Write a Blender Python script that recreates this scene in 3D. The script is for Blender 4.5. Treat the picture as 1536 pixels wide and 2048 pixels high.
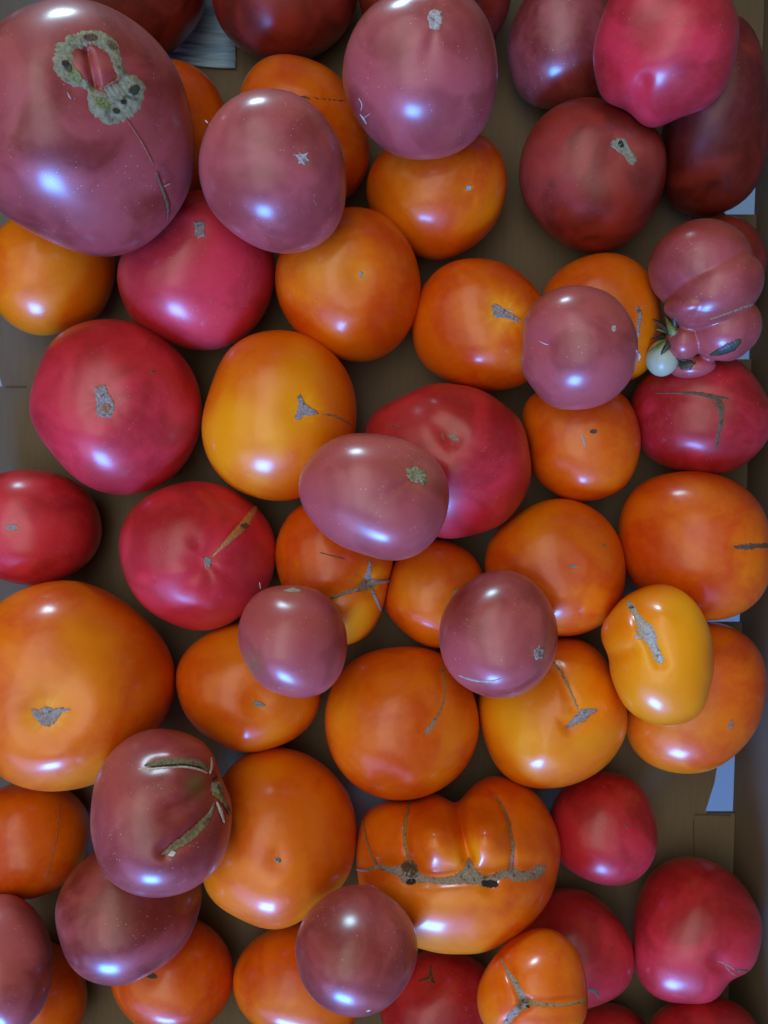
# A cardboard box of ripe heirloom tomatoes, seen from above.  Units are metres; z is up, the box floor is z = 0.
import bpy, math, random
import numpy as np
from mathutils import Vector, Matrix, noise as mnoise

for o in list(bpy.data.objects):
    bpy.data.objects.remove(o)
random.seed(7)
rng = np.random.RandomState(7)
scene = bpy.context.scene
col = scene.collection

# ---------------------------------------------------------------- camera
cam_data = bpy.data.cameras.new('camera')
cam_data.sensor_fit = 'HORIZONTAL'
cam_data.sensor_width = 36.0
cam_data.lens = 36.0
cam_data.clip_start = 0.01
cam_data.clip_end = 50.0
cam_data.dof.use_dof = True
cam_data.dof.focus_distance = 0.40
cam_data.dof.aperture_fstop = 18.0
cam = bpy.data.objects.new('camera', cam_data)
cam.location = (0, 0, 0.48)
col.objects.link(cam)
scene.camera = cam

# ---------------------------------------------------------------- room light
world = bpy.data.worlds.new('World')
scene.world = world
world.use_nodes = True
bg = world.node_tree.nodes['Background']
bg.inputs[0].default_value = (1.0, 0.90, 0.78, 1)
bg.inputs[1].default_value = 0.03

def area_light(name, loc, target, sx, sy, power, color, shape='RECTANGLE'):
    d = bpy.data.lights.new(name, 'AREA')
    d.shape = shape
    d.size, d.size_y = sx, sy
    d.energy = power
    d.color = color
    o = bpy.data.objects.new(name, d)
    o.location = loc
    o.rotation_euler = (Vector(target) - Vector(loc)).to_track_quat('-Z', 'Y').to_euler()
    col.objects.link(o)
    return o

# the near window (bottom of the picture), the far low window, the wall lit round the near window, the pale ceiling strip on the left
area_light('window_light', (-0.45, -2.0, 0.98), (0, 0, 0.05), 0.56, 0.54, 72, (0.08, 0.34, 1.0))
area_light('far_window_light', (-0.55, 2.6, 0.56), (0, 0, 0.08), 0.50, 0.46, 44, (0.50, 0.80, 1.0))
area_light('window_wall_light', (-0.5, -1.7, 1.0), (0, 0, 0.05), 2.0, 1.2, 13, (0.52, 0.36, 1.0), 'ELLIPSE')
area_light('ceiling_strip_light', (-0.22, 0.20, 1.0), (-0.22, 0.20, 0.0), 0.40, 1.4, 2.3, (1.0, 0.92, 0.82))
area_light('ceiling_fill_light', (-0.9, 0.1, 2.1), (-0.6, 0.1, 0.0), 2.6, 3.0, 15.5, (1.0, 0.88, 0.74))  # ceiling bounce, a broad warm fill added for diffuse light

scene.view_settings.view_transform = 'Standard'
scene.view_settings.look = 'None'
scene.view_settings.exposure = 0.24
scene.view_settings.gamma = 1.0
scene.view_settings.use_curve_mapping = False
scene.cycles.max_bounces = 6
scene.cycles.caustics_reflective = False
scene.cycles.caustics_refractive = False

# ---------------------------------------------------------------- materials
def new_mat(name):
    m = bpy.data.materials.new(name)
    m.use_nodes = True
    nt = m.node_tree
    return m, nt, nt.nodes['Principled BSDF']

def N(nt, kind, **kw):
    n = nt.nodes.new(kind)
    for k, v in kw.items():
        if k.startswith('i_'):
            n.inputs[k[2:].replace('_', ' ')].default_value = v
        else:
            setattr(n, k, v)
    return n

def mixc(nt, fac, a, b, blend='MIX'):
    n = nt.nodes.new('ShaderNodeMix')
    n.data_type = 'RGBA'
    n.blend_type = blend
    for sock, val in ((n.inputs['Factor'], fac), (n.inputs['A'], a), (n.inputs['B'], b)):
        pass
    def put(sock, val):
        if hasattr(val, 'is_linked') or isinstance(val, bpy.types.NodeSocket):
            nt.links.new(val, sock)
        else:
            sock.default_value = val if not isinstance(val, tuple) else (*val, 1)
    put(n.inputs[0], fac); put(n.inputs[6], a); put(n.inputs[7], b)
    return n.outputs[2]

def math_n(nt, op, a, b=None, c=None, clamp=False):
    n = nt.nodes.new('ShaderNodeMath')
    n.operation = op
    n.use_clamp = clamp
    for i, v in enumerate((a, b, c)):
        if v is None:
            continue
        if isinstance(v, bpy.types.NodeSocket):
            nt.links.new(v, n.inputs[i])
        else:
            n.inputs[i].default_value = v
    return n.outputs[0]

def smooth(nt, v, lo, hi):
    n = nt.nodes.new('ShaderNodeMapRange')
    n.interpolation_type = 'SMOOTHSTEP'
    nt.links.new(v, n.inputs[0])
    n.inputs[1].default_value = lo
    n.inputs[2].default_value = hi
    return n.outputs[0]

def skin(name, deep, mid, bright, rough, coat, coat_rough, sss, haze=0.0, speck=0.3):
    m, nt, p = new_mat(name)
    tc = N(nt, 'ShaderNodeTexCoord')
    info = N(nt, 'ShaderNodeObjectInfo')
    add = N(nt, 'ShaderNodeVectorMath', operation='ADD')
    sc = N(nt, 'ShaderNodeVectorMath', operation='SCALE')
    nt.links.new(info.outputs['Random'], sc.inputs[3])
    sc.inputs[0].default_value = (3.1, 1.7, 2.3)
    nt.links.new(tc.outputs['Object'], add.inputs[0])
    nt.links.new(sc.outputs[0], add.inputs[1])
    vec = add.outputs[0]
    ripe = N(nt, 'ShaderNodeAttribute', attribute_type='OBJECT', attribute_name='ripe').outputs['Fac']
    glow = N(nt, 'ShaderNodeAttribute', attribute_type='GEOMETRY', attribute_name='glow').outputs['Fac']
    def noise(scale, detail=3.0, dist=0.0):
        n = N(nt, 'ShaderNodeTexNoise')
        n.inputs['Scale'].default_value = scale
        n.inputs['Detail'].default_value = detail
        n.inputs['Distortion'].default_value = dist
        nt.links.new(vec, n.inputs['Vector'])
        return n.outputs['Fac']
    big = smooth(nt, noise(30, 4, .8), 0.34, 0.66)
    f = math_n(nt, 'MULTIPLY_ADD', big, 0.80, math_n(nt, 'MULTIPLY_ADD', ripe, 0.95, -0.26), clamp=True)
    c = mixc(nt, f, deep, mid)
    c = mixc(nt, math_n(nt, 'MAXIMUM', math_n(nt, 'MULTIPLY', glow, 1.0), 0.0, clamp=True), c, bright)
    flush = smooth(nt, noise(17, 2, .4), 0.50, 0.74)
    c = mixc(nt, math_n(nt, 'MULTIPLY', flush, math_n(nt, 'MULTIPLY', ripe, 0.75 if name == 'orange_skin' else 0.22)), c, bright)
    # a greenish unripe flush where glow is negative
    c = mixc(nt, math_n(nt, 'MULTIPLY', glow, -0.75, clamp=True), c, (0.17, 0.19, 0.05))
    # mottling under the skin
    mot = smooth(nt, noise(240, 2), 0.35, 0.75)
    c = mixc(nt, math_n(nt, 'MULTIPLY', mot, 0.10), c, bright)
    # pale lenticels and dust
    v = N(nt, 'ShaderNodeTexVoronoi')
    v.inputs['Scale'].default_value = 420
    nt.links.new(vec, v.inputs['Vector'])
    dots = smooth(nt, v.outputs['Distance'], 0.16, 0.05)
    dots = math_n(nt, 'MULTIPLY', dots, smooth(nt, noise(70, 2), 0.46, 0.64))
    c = mixc(nt, math_n(nt, 'MULTIPLY', dots, speck), c, (0.62, 0.50, 0.42))
    nt.links.new(c, p.inputs['Base Color'])
    rr = math_n(nt, 'MULTIPLY_ADD', noise(55, 4), 0.10, rough - 0.05)
    nt.links.new(rr, p.inputs['Roughness'])
    p.inputs['Specular IOR Level'].default_value = 0.22
    p.inputs['Coat Weight'].default_value = coat
    cr = math_n(nt, 'MULTIPLY_ADD', noise(90, 4), 0.08, coat_rough - 0.04)
    nt.links.new(cr, p.inputs['Coat Roughness'])
    p.inputs['Coat IOR'].default_value = 1.56
    p.inputs['Subsurface Weight'].default_value = sss
    p.inputs['Subsurface Radius'].default_value = (1.0, 0.35, 0.12)
    p.inputs['Subsurface Scale'].default_value = 0.004
    if haze:
        p.inputs['Sheen Weight'].default_value = haze
        p.inputs['Sheen Roughness'].default_value = 0.5
    b1 = N(nt, 'ShaderNodeBump'); b1.inputs['Strength'].default_value = 0.10; b1.inputs['Distance'].default_value = 0.0012
    nt.links.new(noise(120, 3), b1.inputs['Height'])
    b2 = N(nt, 'ShaderNodeBump'); b2.inputs['Strength'].default_value = 0.06; b2.inputs['Distance'].default_value = 0.0002
    nt.links.new(noise(1500, 2), b2.inputs['Height'])
    nt.links.new(b1.outputs[0], b2.inputs['Normal'])
    nt.links.new(b2.outputs[0], p.inputs['Normal'])
    return m

def rough_mat(name, a, b, dark, scale=1000, bump=0.8, rough=0.75, dist=0.0004, rim=(0.27, 0.12, 0.03)):
    m, nt, p = new_mat(name)
    tc = N(nt, 'ShaderNodeTexCoord')
    def noise(s, d=4):
        n = N(nt, 'ShaderNodeTexNoise'); n.inputs['Scale'].default_value = s; n.inputs['Detail'].default_value = d
        nt.links.new(tc.outputs['Object'], n.inputs['Vector']); return n.outputs['Fac']
    n1 = noise(scale); n2 = noise(scale * 0.35, 3)
    c = mixc(nt, smooth(nt, n1, 0.36, 0.64), a, b)
    c = mixc(nt, smooth(nt, n2, 0.56, 0.70), c, dark)
    rim_a = N(nt, 'ShaderNodeAttribute', attribute_type='GEOMETRY', attribute_name='rim').outputs['Fac']
    c = mixc(nt, math_n(nt, 'MULTIPLY', rim_a, .55), c, rim)
    nt.links.new(c, p.inputs['Base Color'])
    p.inputs['Roughness'].default_value = rough
    bp = N(nt, 'ShaderNodeBump'); bp.inputs['Strength'].default_value = bump; bp.inputs['Distance'].default_value = dist
    h = math_n(nt, 'ADD', n1, n2)
    nt.links.new(h, bp.inputs['Height']); nt.links.new(bp.outputs[0], p.inputs['Normal'])
    return m

SKIN = {
    'orange': skin('orange_skin', (0.68, 0.075, 0.001), (0.84, 0.185, 0.001), (0.95, 0.38, 0.002), 0.45, 0.6, 0.20, 0.15, speck=0.28),
    'crimson': skin('crimson_skin', (0.36, 0.010, 0.013), (0.68, 0.030, 0.050), (0.62, 0.12, 0.08), 0.46, 0.6, 0.24, 0.12, haze=0.02),
    'purple': skin('purple_skin', (0.20, 0.021, 0.015), (0.42, 0.078, 0.074), (0.46, 0.15, 0.08), 0.48, 0.7, 0.235, 0.10, haze=0.03, speck=0.6),
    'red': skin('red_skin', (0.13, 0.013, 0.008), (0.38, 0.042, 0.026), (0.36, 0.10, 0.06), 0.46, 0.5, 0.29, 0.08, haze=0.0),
}
SCAR = {
    'cork': rough_mat('cork_scar', (0.37, 0.33, 0.27), (0.24, 0.205, 0.16), (0.11, 0.085, 0.055)),
    'thread': rough_mat('stitched_scar', (0.42, 0.28, 0.11), (0.24, 0.15, 0.06), (0.16, 0.08, 0.03), scale=1600),
    'green': rough_mat('green_cork_scar', (0.30, 0.31, 0.19), (0.19, 0.205, 0.11), (0.065, 0.075, 0.035), scale=560, rim=(0.20, 0.17, 0.06)),
    'pale': rough_mat('pale_scar', (0.50, 0.47, 0.40), (0.34, 0.31, 0.25), (0.20, 0.16, 0.11)),
    'tan': rough_mat('tan_scar', (0.36, 0.19, 0.09), (0.27, 0.12, 0.06), (0.16, 0.06, 0.03)),
    'gold': rough_mat('golden_scar', (0.55, 0.29, 0.09), (0.52, 0.21, 0.07), (0.46, 0.12, 0.06), scale=500, bump=.4, rough=.5),
    'brown': rough_mat('brown_scar', (0.14, 0.085, 0.04), (0.085, 0.05, 0.025), (0.04, 0.02, 0.012)),
    'dark': rough_mat('painted_hollow_shade', (0.022, 0.014, 0.009), (0.014, 0.009, 0.006), (0.008, 0.005, 0.004), rim=(0.06, 0.04, 0.02)),  # near-black colour stands for the shade inside holes; patches lie on the skin
    'flesh': rough_mat('pink_flesh', (0.42, 0.12, 0.10), (0.36, 0.08, 0.08), (0.30, 0.06, 0.06), bump=.3, rough=.45),
    'leaf': rough_mat('green_flesh', (0.11, 0.15, 0.035), (0.20, 0.24, 0.07), (0.05, 0.07, 0.02), bump=.5, rough=.4),
    'leafdark': rough_mat('dark_green_flesh', (0.050, 0.058, 0.028), (0.035, 0.042, 0.020), (0.02, 0.02, 0.012), scale=200, bump=.15, rough=.45, rim=(0.04, 0.03, 0.015)),
    'olive': rough_mat('olive_crack', (0.22, 0.19, 0.09), (0.13, 0.115, 0.055), (0.055, 0.045, 0.02), scale=600),
    'white': rough_mat('whitish_crack_lip', (0.62, 0.60, 0.50), (0.48, 0.44, 0.34), (0.34, 0.28, 0.20), bump=.5, rim=(0.40, 0.30, 0.18)),
    'lint': rough_mat('pale_lint', (0.60, 0.58, 0.56), (0.5, 0.47, 0.45), (0.4, 0.36, 0.34), bump=.3),
}
SCAR_NAME = {'cork': 'corky_scar', 'thread': 'stitched_crack', 'green': 'stem_scar', 'pale': 'pale_scar', 'tan': 'tan_streak', 'gold': 'golden_split',
             'brown': 'brown_scar', 'dark': 'hollow_shade', 'flesh': 'flesh_spot', 'leaf': 'green_flesh', 'leafdark': 'green_hollow', 'olive': 'open_crack',
             'white': 'crack_lip', 'lint': 'lint_fibre'}

# every tomato: place, axis, outline (Fourier radii), pleats and dimples, scars; all in metres
TOMATOES = [
  {'kind':'red','label':'dark red tomato in the top left corner behind the largest scarred one','loc':[-0.14926,0.30139,0.03742],'up':[0.26851,-0.5422,0.79619],'a':[0.04033,0.00077,0.00469,0.00022,0.00025,4e-05,-0.0,0.0],'b':[0.0,-0.00178,0.00286,-0.00015,0.00049,-0.0,6e-05,0.0],'H':0.03468,'p':2.2,'ripe':0.1,'res':0},
  {'kind':'red','label':'dim brick red tomato at the top edge above the cracked orange one','loc':[-0.05755,0.30194,0.03577],'up':[0.10654,-0.55893,0.82234],'a':[0.03837,0.00027,0.00365,7e-05,0.00023,1e-05,1e-05,0.0],'b':[0.0,-0.00168,0.00112,-0.00015,0.00016,-1e-05,2e-05,-0.0],'H':0.03299,'p':2.2,'ripe':0.35,'res':0},
  {'kind':'red','label':'dim red tomato half hidden behind the large mauve egg shaped one at the top','loc':[0.02943,0.30068,0.03677],'up':[-0.05487,-0.56055,0.8263],'a':[0.03967,-0.00015,0.00407,-4e-05,0.0003,-1e-05,2e-05,-0.0],'b':[0.0,-0.00179,-0.00059,-0.00018,-9e-05,-2e-05,-1e-05,-0.0],'H':0.03412,'p':2.2,'ripe':0.3,'res':0},
  {'kind':'purple','label':'dusky purple tomato tucked behind the pink lobed one at the top right','loc':[0.10422,0.27359,0.03263],'up':[-0.19493,-0.51172,0.83674],'a':[0.03362,-0.00011,-0.0021,-0.00011,-0.00031,-0.00018,0.00024,-0.0001],'b':[0.0,-0.00133,-0.00079,-0.00086,0.00012,0.00021,-6e-05,8e-05],'H':0.02891,'p':2.2,'ripe':0.15,'res':0},
  {'kind':'red','label':'very dark red tomato in shade against the right wall under the pink lobed one','loc':[0.19021,0.22438,0.03991],'up':[-0.35934,-0.42388,0.83139],'a':[0.03822,-0.00073,-0.01174,0.00073,0.00154,-0.00068,-0.00013,0.00026],'b':[0.0,-0.00239,-0.00247,-0.00116,0.00046,0.00071,8e-05,-0.00033],'H':0.03287,'p':2.2,'ripe':0.0,'res':0},
  {'kind':'red','label':'round brick red tomato with a greenish triangular stem scar,below the pink lobed one','loc':[0.1201,0.19444,0.03819],'up':[-0.24145,-0.39089,0.8882],'a':[0.04084,-0.00077,0.00022,-2e-05,7e-05,-0.00011,-9e-05,-7e-05],'b':[0.0,-0.00153,-0.00217,0.00092,0.00053,0.0001,5e-05,-6e-05],'H':0.03512,'p':2.2,'ripe':0.45,'res':0,'dims':[['dim',0.01401,0.01162,0.01151,0.0023]],'scars':[['patch','green',[[0.00734,0.01402],[0.0081,0.01643],[0.01254,0.01813],[0.01519,0.01742],[0.01653,0.01452],[0.01954,0.01067],[0.02196,0.00778],[0.02132,0.00438],[0.01814,0.00486],[0.01511,0.00872],[0.01068,0.01161]]],['strip','dark',[[0.01174,0.01595,0.00403],[0.01416,0.01258,0.00288]]]]},
  {'kind':'orange','label':'orange tomato mostly hidden between the largest scarred one and its mauve neighbour','loc':[-0.12334,0.22423,0.03213],'up':[0.23911,-0.43469,0.86826],'a':[0.03349,0.00046,-0.002,2e-05,5e-05,-0.0,0.0,0.0],'b':[0.0,-0.00117,0.00126,9e-05,-0.00011,-0.0,1e-05,0.0],'H':0.0288,'p':2.2,'ripe':0.4,'res':0},
  {'kind':'orange','label':'orange tomato with a brown thread crack,behind the mauve one near the top','loc':[-0.04733,0.21896,0.03747],'up':[0.09542,-0.44146,0.89219],'a':[0.03879,0.00022,-0.00117,0.00031,-0.00067,-6e-05,0.00013,2e-05],'b':[0.0,-0.00179,-0.0028,-0.00061,-4e-05,-0.00023,-0.00011,2e-05],'H':0.03336,'p':2.2,'ripe':0.35,'res':0,'dims':[['groove',[[-0.00284,0.01664],[0.02416,0.01517]],0.00346,0.00115]],'scars':[['strip','brown',[[-0.00284,0.01664,0.00115],[0.00296,0.01643,0.00202],[0.01173,0.01582,0.00115],[0.02416,0.01517,0.00086]]]]},
  {'kind':'orange','label':'orange tomato with a single pinpoint scar directly below the mauve egg shaped one','loc':[0.0314,0.18617,0.03453],'up':[-0.0649,-0.38479,0.92072],'a':[0.0378,-0.00031,0.00249,-0.00069,0.00023,-0.0002,-0.00011,-1e-05],'b':[0.0,-0.00111,0.00048,0.00111,7e-05,-0.00012,-2e-05,6e-05],'H':0.03251,'p':2.2,'ripe':0.35,'res':0,'dims':[['dim',0.01637,0.00152,0.00928,0.00087]],'scars':[['patch','pale',[[0.01829,0.00152],[0.01788,0.00056],[0.01677,4e-05],[0.01547,0.00022],[0.0146,0.00101],[0.01456,0.00203],[0.01537,0.00281],[0.01664,0.00299],[0.0178,0.00248]]]],'glow':[[-0.02371,-0.01497,0.0203,0.5]]},
  {'kind':'orange','label':'golden orange tomato at the left edge under the largest scarred one','loc':[-0.19449,0.13934,0.03306],'up':[0.38366,-0.27485,0.88162],'a':[0.03519,0.00081,0.00073,0.0003,-0.00069,-0.00045,0.00012,9e-05],'b':[0.0,-0.00044,0.00229,0.00049,-1e-05,-0.00012,0.0001,7e-05],'H':0.03027,'p':2.2,'ripe':0.7,'res':0},
  {'kind':'crimson','label':'pink tomato with a pointed waist and square grey scar,left of centre','loc':[-0.10623,0.13659,0.04094],'up':[0.22509,-0.28943,0.93036],'a':[0.0428,0.00096,0.00045,-0.00097,0.00083,-0.0,-0.00028,-6e-05,3e-05,-2e-05,7e-05,-4e-05],'b':[0.0,-0.00126,0.00219,-0.00101,0.00042,0.00055,-0.00015,8e-05,-6e-05,-5e-05,3e-05,-4e-05],'H':0.03852,'p':2.2,'ripe':0.6,'res':0,'dims':[['dim',0.0021,0.02401,0.01143,0.00229],['bump',-0.00061,0.03301,0.01572,0.00343]],'scars':[['patch','cork',[[-0.00062,0.02525],[0.00279,0.02656],[0.00575,0.02508],[0.00447,0.02152],[0.00499,0.01802],[0.00111,0.01723],[-0.00055,0.01896],[-5e-05,0.02248]]]]},
  {'kind':'orange','label':'orange tomato with a tiny dimpled scar,touching the pink pointed one','loc':[-0.01972,0.13009,0.04214],'up':[0.04314,-0.28453,0.9577],'a':[0.04162,0.00017,-0.00036,-0.00111,-5e-05,0.00028,4e-05,-4e-05],'b':[0.0,-0.00107,-0.00093,0.00025,-1e-05,1e-05,0.0,-3e-05],'H':0.03579,'p':2.2,'ripe':0.35,'res':0,'dims':[['dim',0.00613,0.00444,0.01283,0.002]],'scars':[['patch','cork',[[0.00484,0.00569],[0.00616,0.0067],[0.00746,0.00545],[0.00666,0.00394],[0.00717,0.00294],[0.00559,0.00293]]]],'glow':[[-0.01269,0.00695,0.0171,0.35],[0.00613,0.00444,0.00855,0.3]]},
  {'kind':'orange','label':'deep orange tomato with a ragged grey scar,left of the small scratched mauve one','loc':[0.05589,0.10813,0.03473],'up':[-0.12107,-0.23425,0.96461],'a':[0.03855,-0.0004,0.00093,-0.00046,-0.00076,-8e-05,-0.00015,1e-05],'b':[0.0,-0.00074,-0.00167,-0.00076,0.00046,2e-05,0.00028,0.00015],'H':0.03316,'p':2.2,'ripe':0.2,'res':0,'dims':[['dim',0.01155,0.00755,0.01305,0.00232]],'scars':[['patch','cork',[[0.00508,0.01015],[0.00742,0.01171],[0.01013,0.01041],[0.0134,0.00808],[0.01778,0.00549],[0.02168,0.00288],[0.02119,0.00131],[0.01626,0.00287],[0.01193,0.00391],[0.00766,0.00391],[0.00598,0.00651]]],['strip','pale',[[0.01233,0.00808,0.00072],[0.01772,0.00757,0.00072]]]],'glow':[[0.01021,0.00755,0.00928,0.5]]},
  {'kind':'orange','label':'golden orange tomato with a brown streak,half covered by the small mauve one','loc':[0.12655,0.11209,0.03367],'up':[-0.26515,-0.23486,0.93517],'a':[0.03638,-0.00066,-0.00147,-0.0005,-0.00066,-5e-05,-6e-05,0.0],'b':[0.0,-0.00099,-0.00146,-2e-05,-0.00045,0.0003,5e-05,0.0],'H':0.03129,'p':2.2,'ripe':0.65,'res':0,'scars':[['strip','cork',[[0.01792,0.00688,0.00232],[0.01988,0.00164,0.00291],[0.01945,-0.00309,0.00203],[0.01999,-0.00973,0.00116]]]]},
  {'kind':'red','label':'dim red tomato showing only a rim behind the fused knobbly one','loc':[0.20302,0.15003,0.02276],'up':[-0.3887,-0.28725,0.87544],'a':[0.02418,-0.00042,-0.00109,-1e-05,-5e-05,0.0,1e-05,-0.0],'b':[0.0,-0.00038,-0.00168,5e-05,0.00011,-0.0,-0.0,-0.0],'H':0.0208,'p':2.2,'ripe':0.3,'res':0},
  {'kind':'crimson','label':'dark red tomato with a bent brown crack,below the fused knobbly one','loc':[0.18409,0.05682,0.03442],'up':[-0.37922,-0.11704,0.91787],'a':[0.0367,-0.00115,0.0016,-0.00032,-1e-05,0.0004,0.00014,0.00013],'b':[0.0,-0.00034,-0.0011,-0.00059,-0.00031,9e-05,-0.0003,3e-05],'H':0.03156,'p':2.2,'ripe':0.12,'res':0,'dims':[['groove',[[-0.02458,0.01117],[0.0089,0.00858]],0.0058,0.00058],['dim',0.00895,0.00752,0.01741,0.00116]],'scars':[['strip','brown',[[-0.02462,0.01173,0.00087],[-0.0088,0.01143,0.00174],[-0.00117,0.0108,0.0029],[0.00515,0.00914,0.00377],[0.01338,0.0083,0.00116]]],['strip','brown',[[0.00585,0.01021,0.0029],[0.00936,0.00431,0.00464],[0.01023,-0.00317,0.00261],[0.009,-0.01261,0.00232],[0.00839,-0.01951,0.00116]]]]},
  {'kind':'crimson','label':'large crimson tomato with an oval grey scar on bare cardboard at left','loc':[-0.15209,0.06015,0.04354],'up':[0.32631,-0.12905,0.93641],'a':[0.04731,0.00165,-0.00178,-0.00011,0.00048,-0.00025,0.0002,-0.00019],'b':[0.0,-0.00084,-0.00117,0.00035,0.00035,-0.00019,0.00021,-0.0001],'H':0.04068,'p':2.2,'ripe':0.55,'res':0,'dims':[['dim',-0.00642,0.00238,0.01421,0.00199],['rays',-0.00642,0.00238,0.01989,0.00014,9]],'scars':[['patch','cork',[[-0.01045,0.0095],[-0.00745,0.01156],[-0.0048,0.01107],[-0.00374,0.00775],[-0.00104,0.00264],[-0.00049,-0.00146],[-0.0024,-0.00557],[-0.00635,-0.00659],[-0.00944,-0.00504],[-0.00992,8e-05],[-0.0102,0.00441]]],['patch','flesh',[[-0.00591,0.008],[-0.00601,0.00744],[-0.00624,0.00694],[-0.00658,0.00655],[-0.007,0.00629],[-0.00745,0.0062],[-0.0079,0.00629],[-0.00829,0.00654],[-0.00859,0.00694],[-0.00878,0.00743],[-0.00882,0.00798],[-0.00873,0.00853],[-0.0085,0.00903],[-0.00816,0.00943],[-0.00774,0.00968],[-0.00729,0.00977],[-0.00684,0.00969],[-0.00645,0.00944],[-0.00615,0.00904],[-0.00596,0.00855]]],['patch','tan',[[-0.00243,-0.00095],[-0.00259,-0.00182],[-0.00297,-0.00261],[-0.00354,-0.00323],[-0.00424,-0.00363],[-0.005,-0.00377],[-0.00575,-0.00363],[-0.00641,-0.00322],[-0.00692,-0.0026],[-0.00722,-0.00181],[-0.0073,-0.00094],[-0.00714,-7e-05],[-0.00676,0.00071],[-0.00619,0.00133],[-0.0055,0.00173],[-0.00474,0.00187],[-0.00399,0.00173],[-0.00333,0.00133],[-0.00282,0.00071],[-0.00251,-7e-05]]],['strip','brown',[[0.01767,0.0187,0.00114],[0.01917,0.01795,0.0017],[0.02,0.01877,0.00114]]]]},
  {'kind':'orange','label':'golden yellow tomato with a three pointed scar trailing a stitched thread','loc':[-0.05963,0.05449,0.04229],'up':[0.13396,-0.12243,0.9834],'a':[0.04597,0.00064,-0.00242,0.00025,-0.00027,-7e-05,1e-05,-0.00015],'b':[0.0,-0.00056,0.0011,-0.00067,0.00049,-0.00019,7e-05,6e-05],'H':0.03953,'p':2.2,'ripe':0.95,'res':0,'dims':[['dim',0.01229,0.00383,0.01282,0.00199],['groove',[[0.02126,0.00125],[0.04017,-0.00558]],0.00342,0.00085]],'scars':[['patch','cork',[[0.00927,0.01054],[0.01111,0.01185],[0.01262,0.00849],[0.0139,0.00643],[0.01967,0.00281],[0.02126,0.00125],[0.01645,0.0002],[0.01224,0.0002],[0.01011,-0.00265],[0.00753,-0.00135],[0.00889,0.00278],[0.00998,0.00641]]],['strip','thread',[[0.02019,0.00151,0.00114],[0.0281,0.00047,0.00142],[0.03533,-0.00249,0.00142],[0.04052,-0.00559,0.00114]]]],'glow':[[0.01229,0.00383,0.00855,0.4]]},
  {'kind':'orange','label':'two lobed orange tomato with a spidery grey crack under the central pale mauve one','loc':[-0.02821,-0.0327,0.03334],'up':[0.06287,0.07287,0.99536],'a':[0.03745,0.0001,-0.0042,-0.0009,3e-05,0.00031,4e-05,-9e-05],'b':[0.0,0.00078,-0.00156,0.00218,0.00088,-0.00023,-6e-05,0.00023],'H':0.03221,'p':2.2,'ripe':0.3,'res':0,'dims':[['groove',[[-0.00424,-0.01715],[0.00789,-0.01176],[0.01692,-0.00777],[0.0295,-0.00667]],0.00872,0.00407],['groove',[[0.01692,-0.00777],[0.02606,-0.02522]],0.00465,0.00145],['dim',0.01692,-0.00777,0.00814,0.00233]],'scars':[['patch','cork',[[0.01773,-0.00097],[0.01972,-0.00507],[0.02378,-0.0065],[0.02235,-0.00978],[0.01949,-0.01191],[0.01557,-0.01238],[0.012,-0.01342],[0.01115,-0.0107],[0.01388,-0.00774],[0.01607,-0.00423]]],['strip','cork',[[0.0183,-0.00369,0.00291],[0.01913,0.0045,0.00174]]],['strip','cork',[[0.01335,-0.01126,0.00262],[0.0052,-0.01337,0.00233],[-0.00289,-0.0166,0.00174]]],['strip','cork',[[0.01948,-0.01081,0.00233],[0.02276,-0.01701,0.00174],[0.02593,-0.02425,0.00145]]],['strip','cork',[[0.02175,-0.00784,0.00233],[0.03105,-0.00682,0.00174]]],['strip','brown',[[-0.00841,0.00849,0.00044],[0.00512,0.00498,0.00058]]]],'glow':[[0.0122,-0.02838,0.01309,0.4]]},
  {'kind':'crimson','label':'crimson tomato with a side bulge and puckered scar behind the central pale mauve one','loc':[0.03809,0.03048,0.03976],'up':[-0.08599,-0.06881,0.99392],'a':[0.04514,-0.00038,0.00142,-0.00056,0.0001,-0.00014,-0.00055,0.00039,-0.00023,-8e-05],'b':[0.0,-0.00044,-0.00249,0.0013,-0.00085,0.00038,-0.00011,4e-05,-3e-05,-0.00026],'H':0.03882,'p':2.2,'ripe':0.5,'res':0,'dims':[['dim',0.00101,0.01087,0.01204,0.00229],['groove',[[0.00101,0.01087],[-0.01932,0.0318]],0.0086,0.00115],['bump',0.00107,0.00069,0.0129,0.00143]],'scars':[['patch','cork',[[-0.00213,0.01192],[0.00047,0.01349],[0.00334,0.01218],[0.00544,0.00982],[0.00284,0.00878],[0.00049,0.01035]]],['strip','tan',[[-0.00449,0.01377,0.00115],[-0.00342,0.00983,0.00115]]],['strip','tan',[[-0.03402,0.01798,0.00057],[-0.02559,0.01721,0.00057]]]]},
  {'kind':'orange','label':'orange tomato with two tiny marks just below the small mauve one','loc':[0.11542,0.0419,0.03135],'up':[-0.24814,-0.09008,0.96453],'a':[0.03464,-0.00048,-0.00099,0.00042,-0.00115,0.00043,-0.00028,0.00029],'b':[0.0,1e-05,-0.00174,0.00106,-0.00034,-1e-05,1e-05,5e-05],'H':0.02979,'p':2.2,'ripe':0.3,'res':0,'scars':[['patch','brown',[[0.00829,0.00476],[0.0082,0.00434],[0.00791,0.00396],[0.00745,0.00366],[0.00686,0.00347],[0.00621,0.00341],[0.00556,0.00347],[0.00497,0.00367],[0.0045,0.00397],[0.00419,0.00435],[0.00407,0.00476],[0.00417,0.00518],[0.00446,0.00556],[0.00492,0.00586],[0.0055,0.00605],[0.00615,0.00612],[0.0068,0.00605],[0.0074,0.00586],[0.00787,0.00556],[0.00818,0.00518]]],['strip','pale',[[0.00014,0.00341,0.00088],[0.00131,-0.00121,0.00146],[0.00216,-0.00366,0.00088]]]]},
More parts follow.
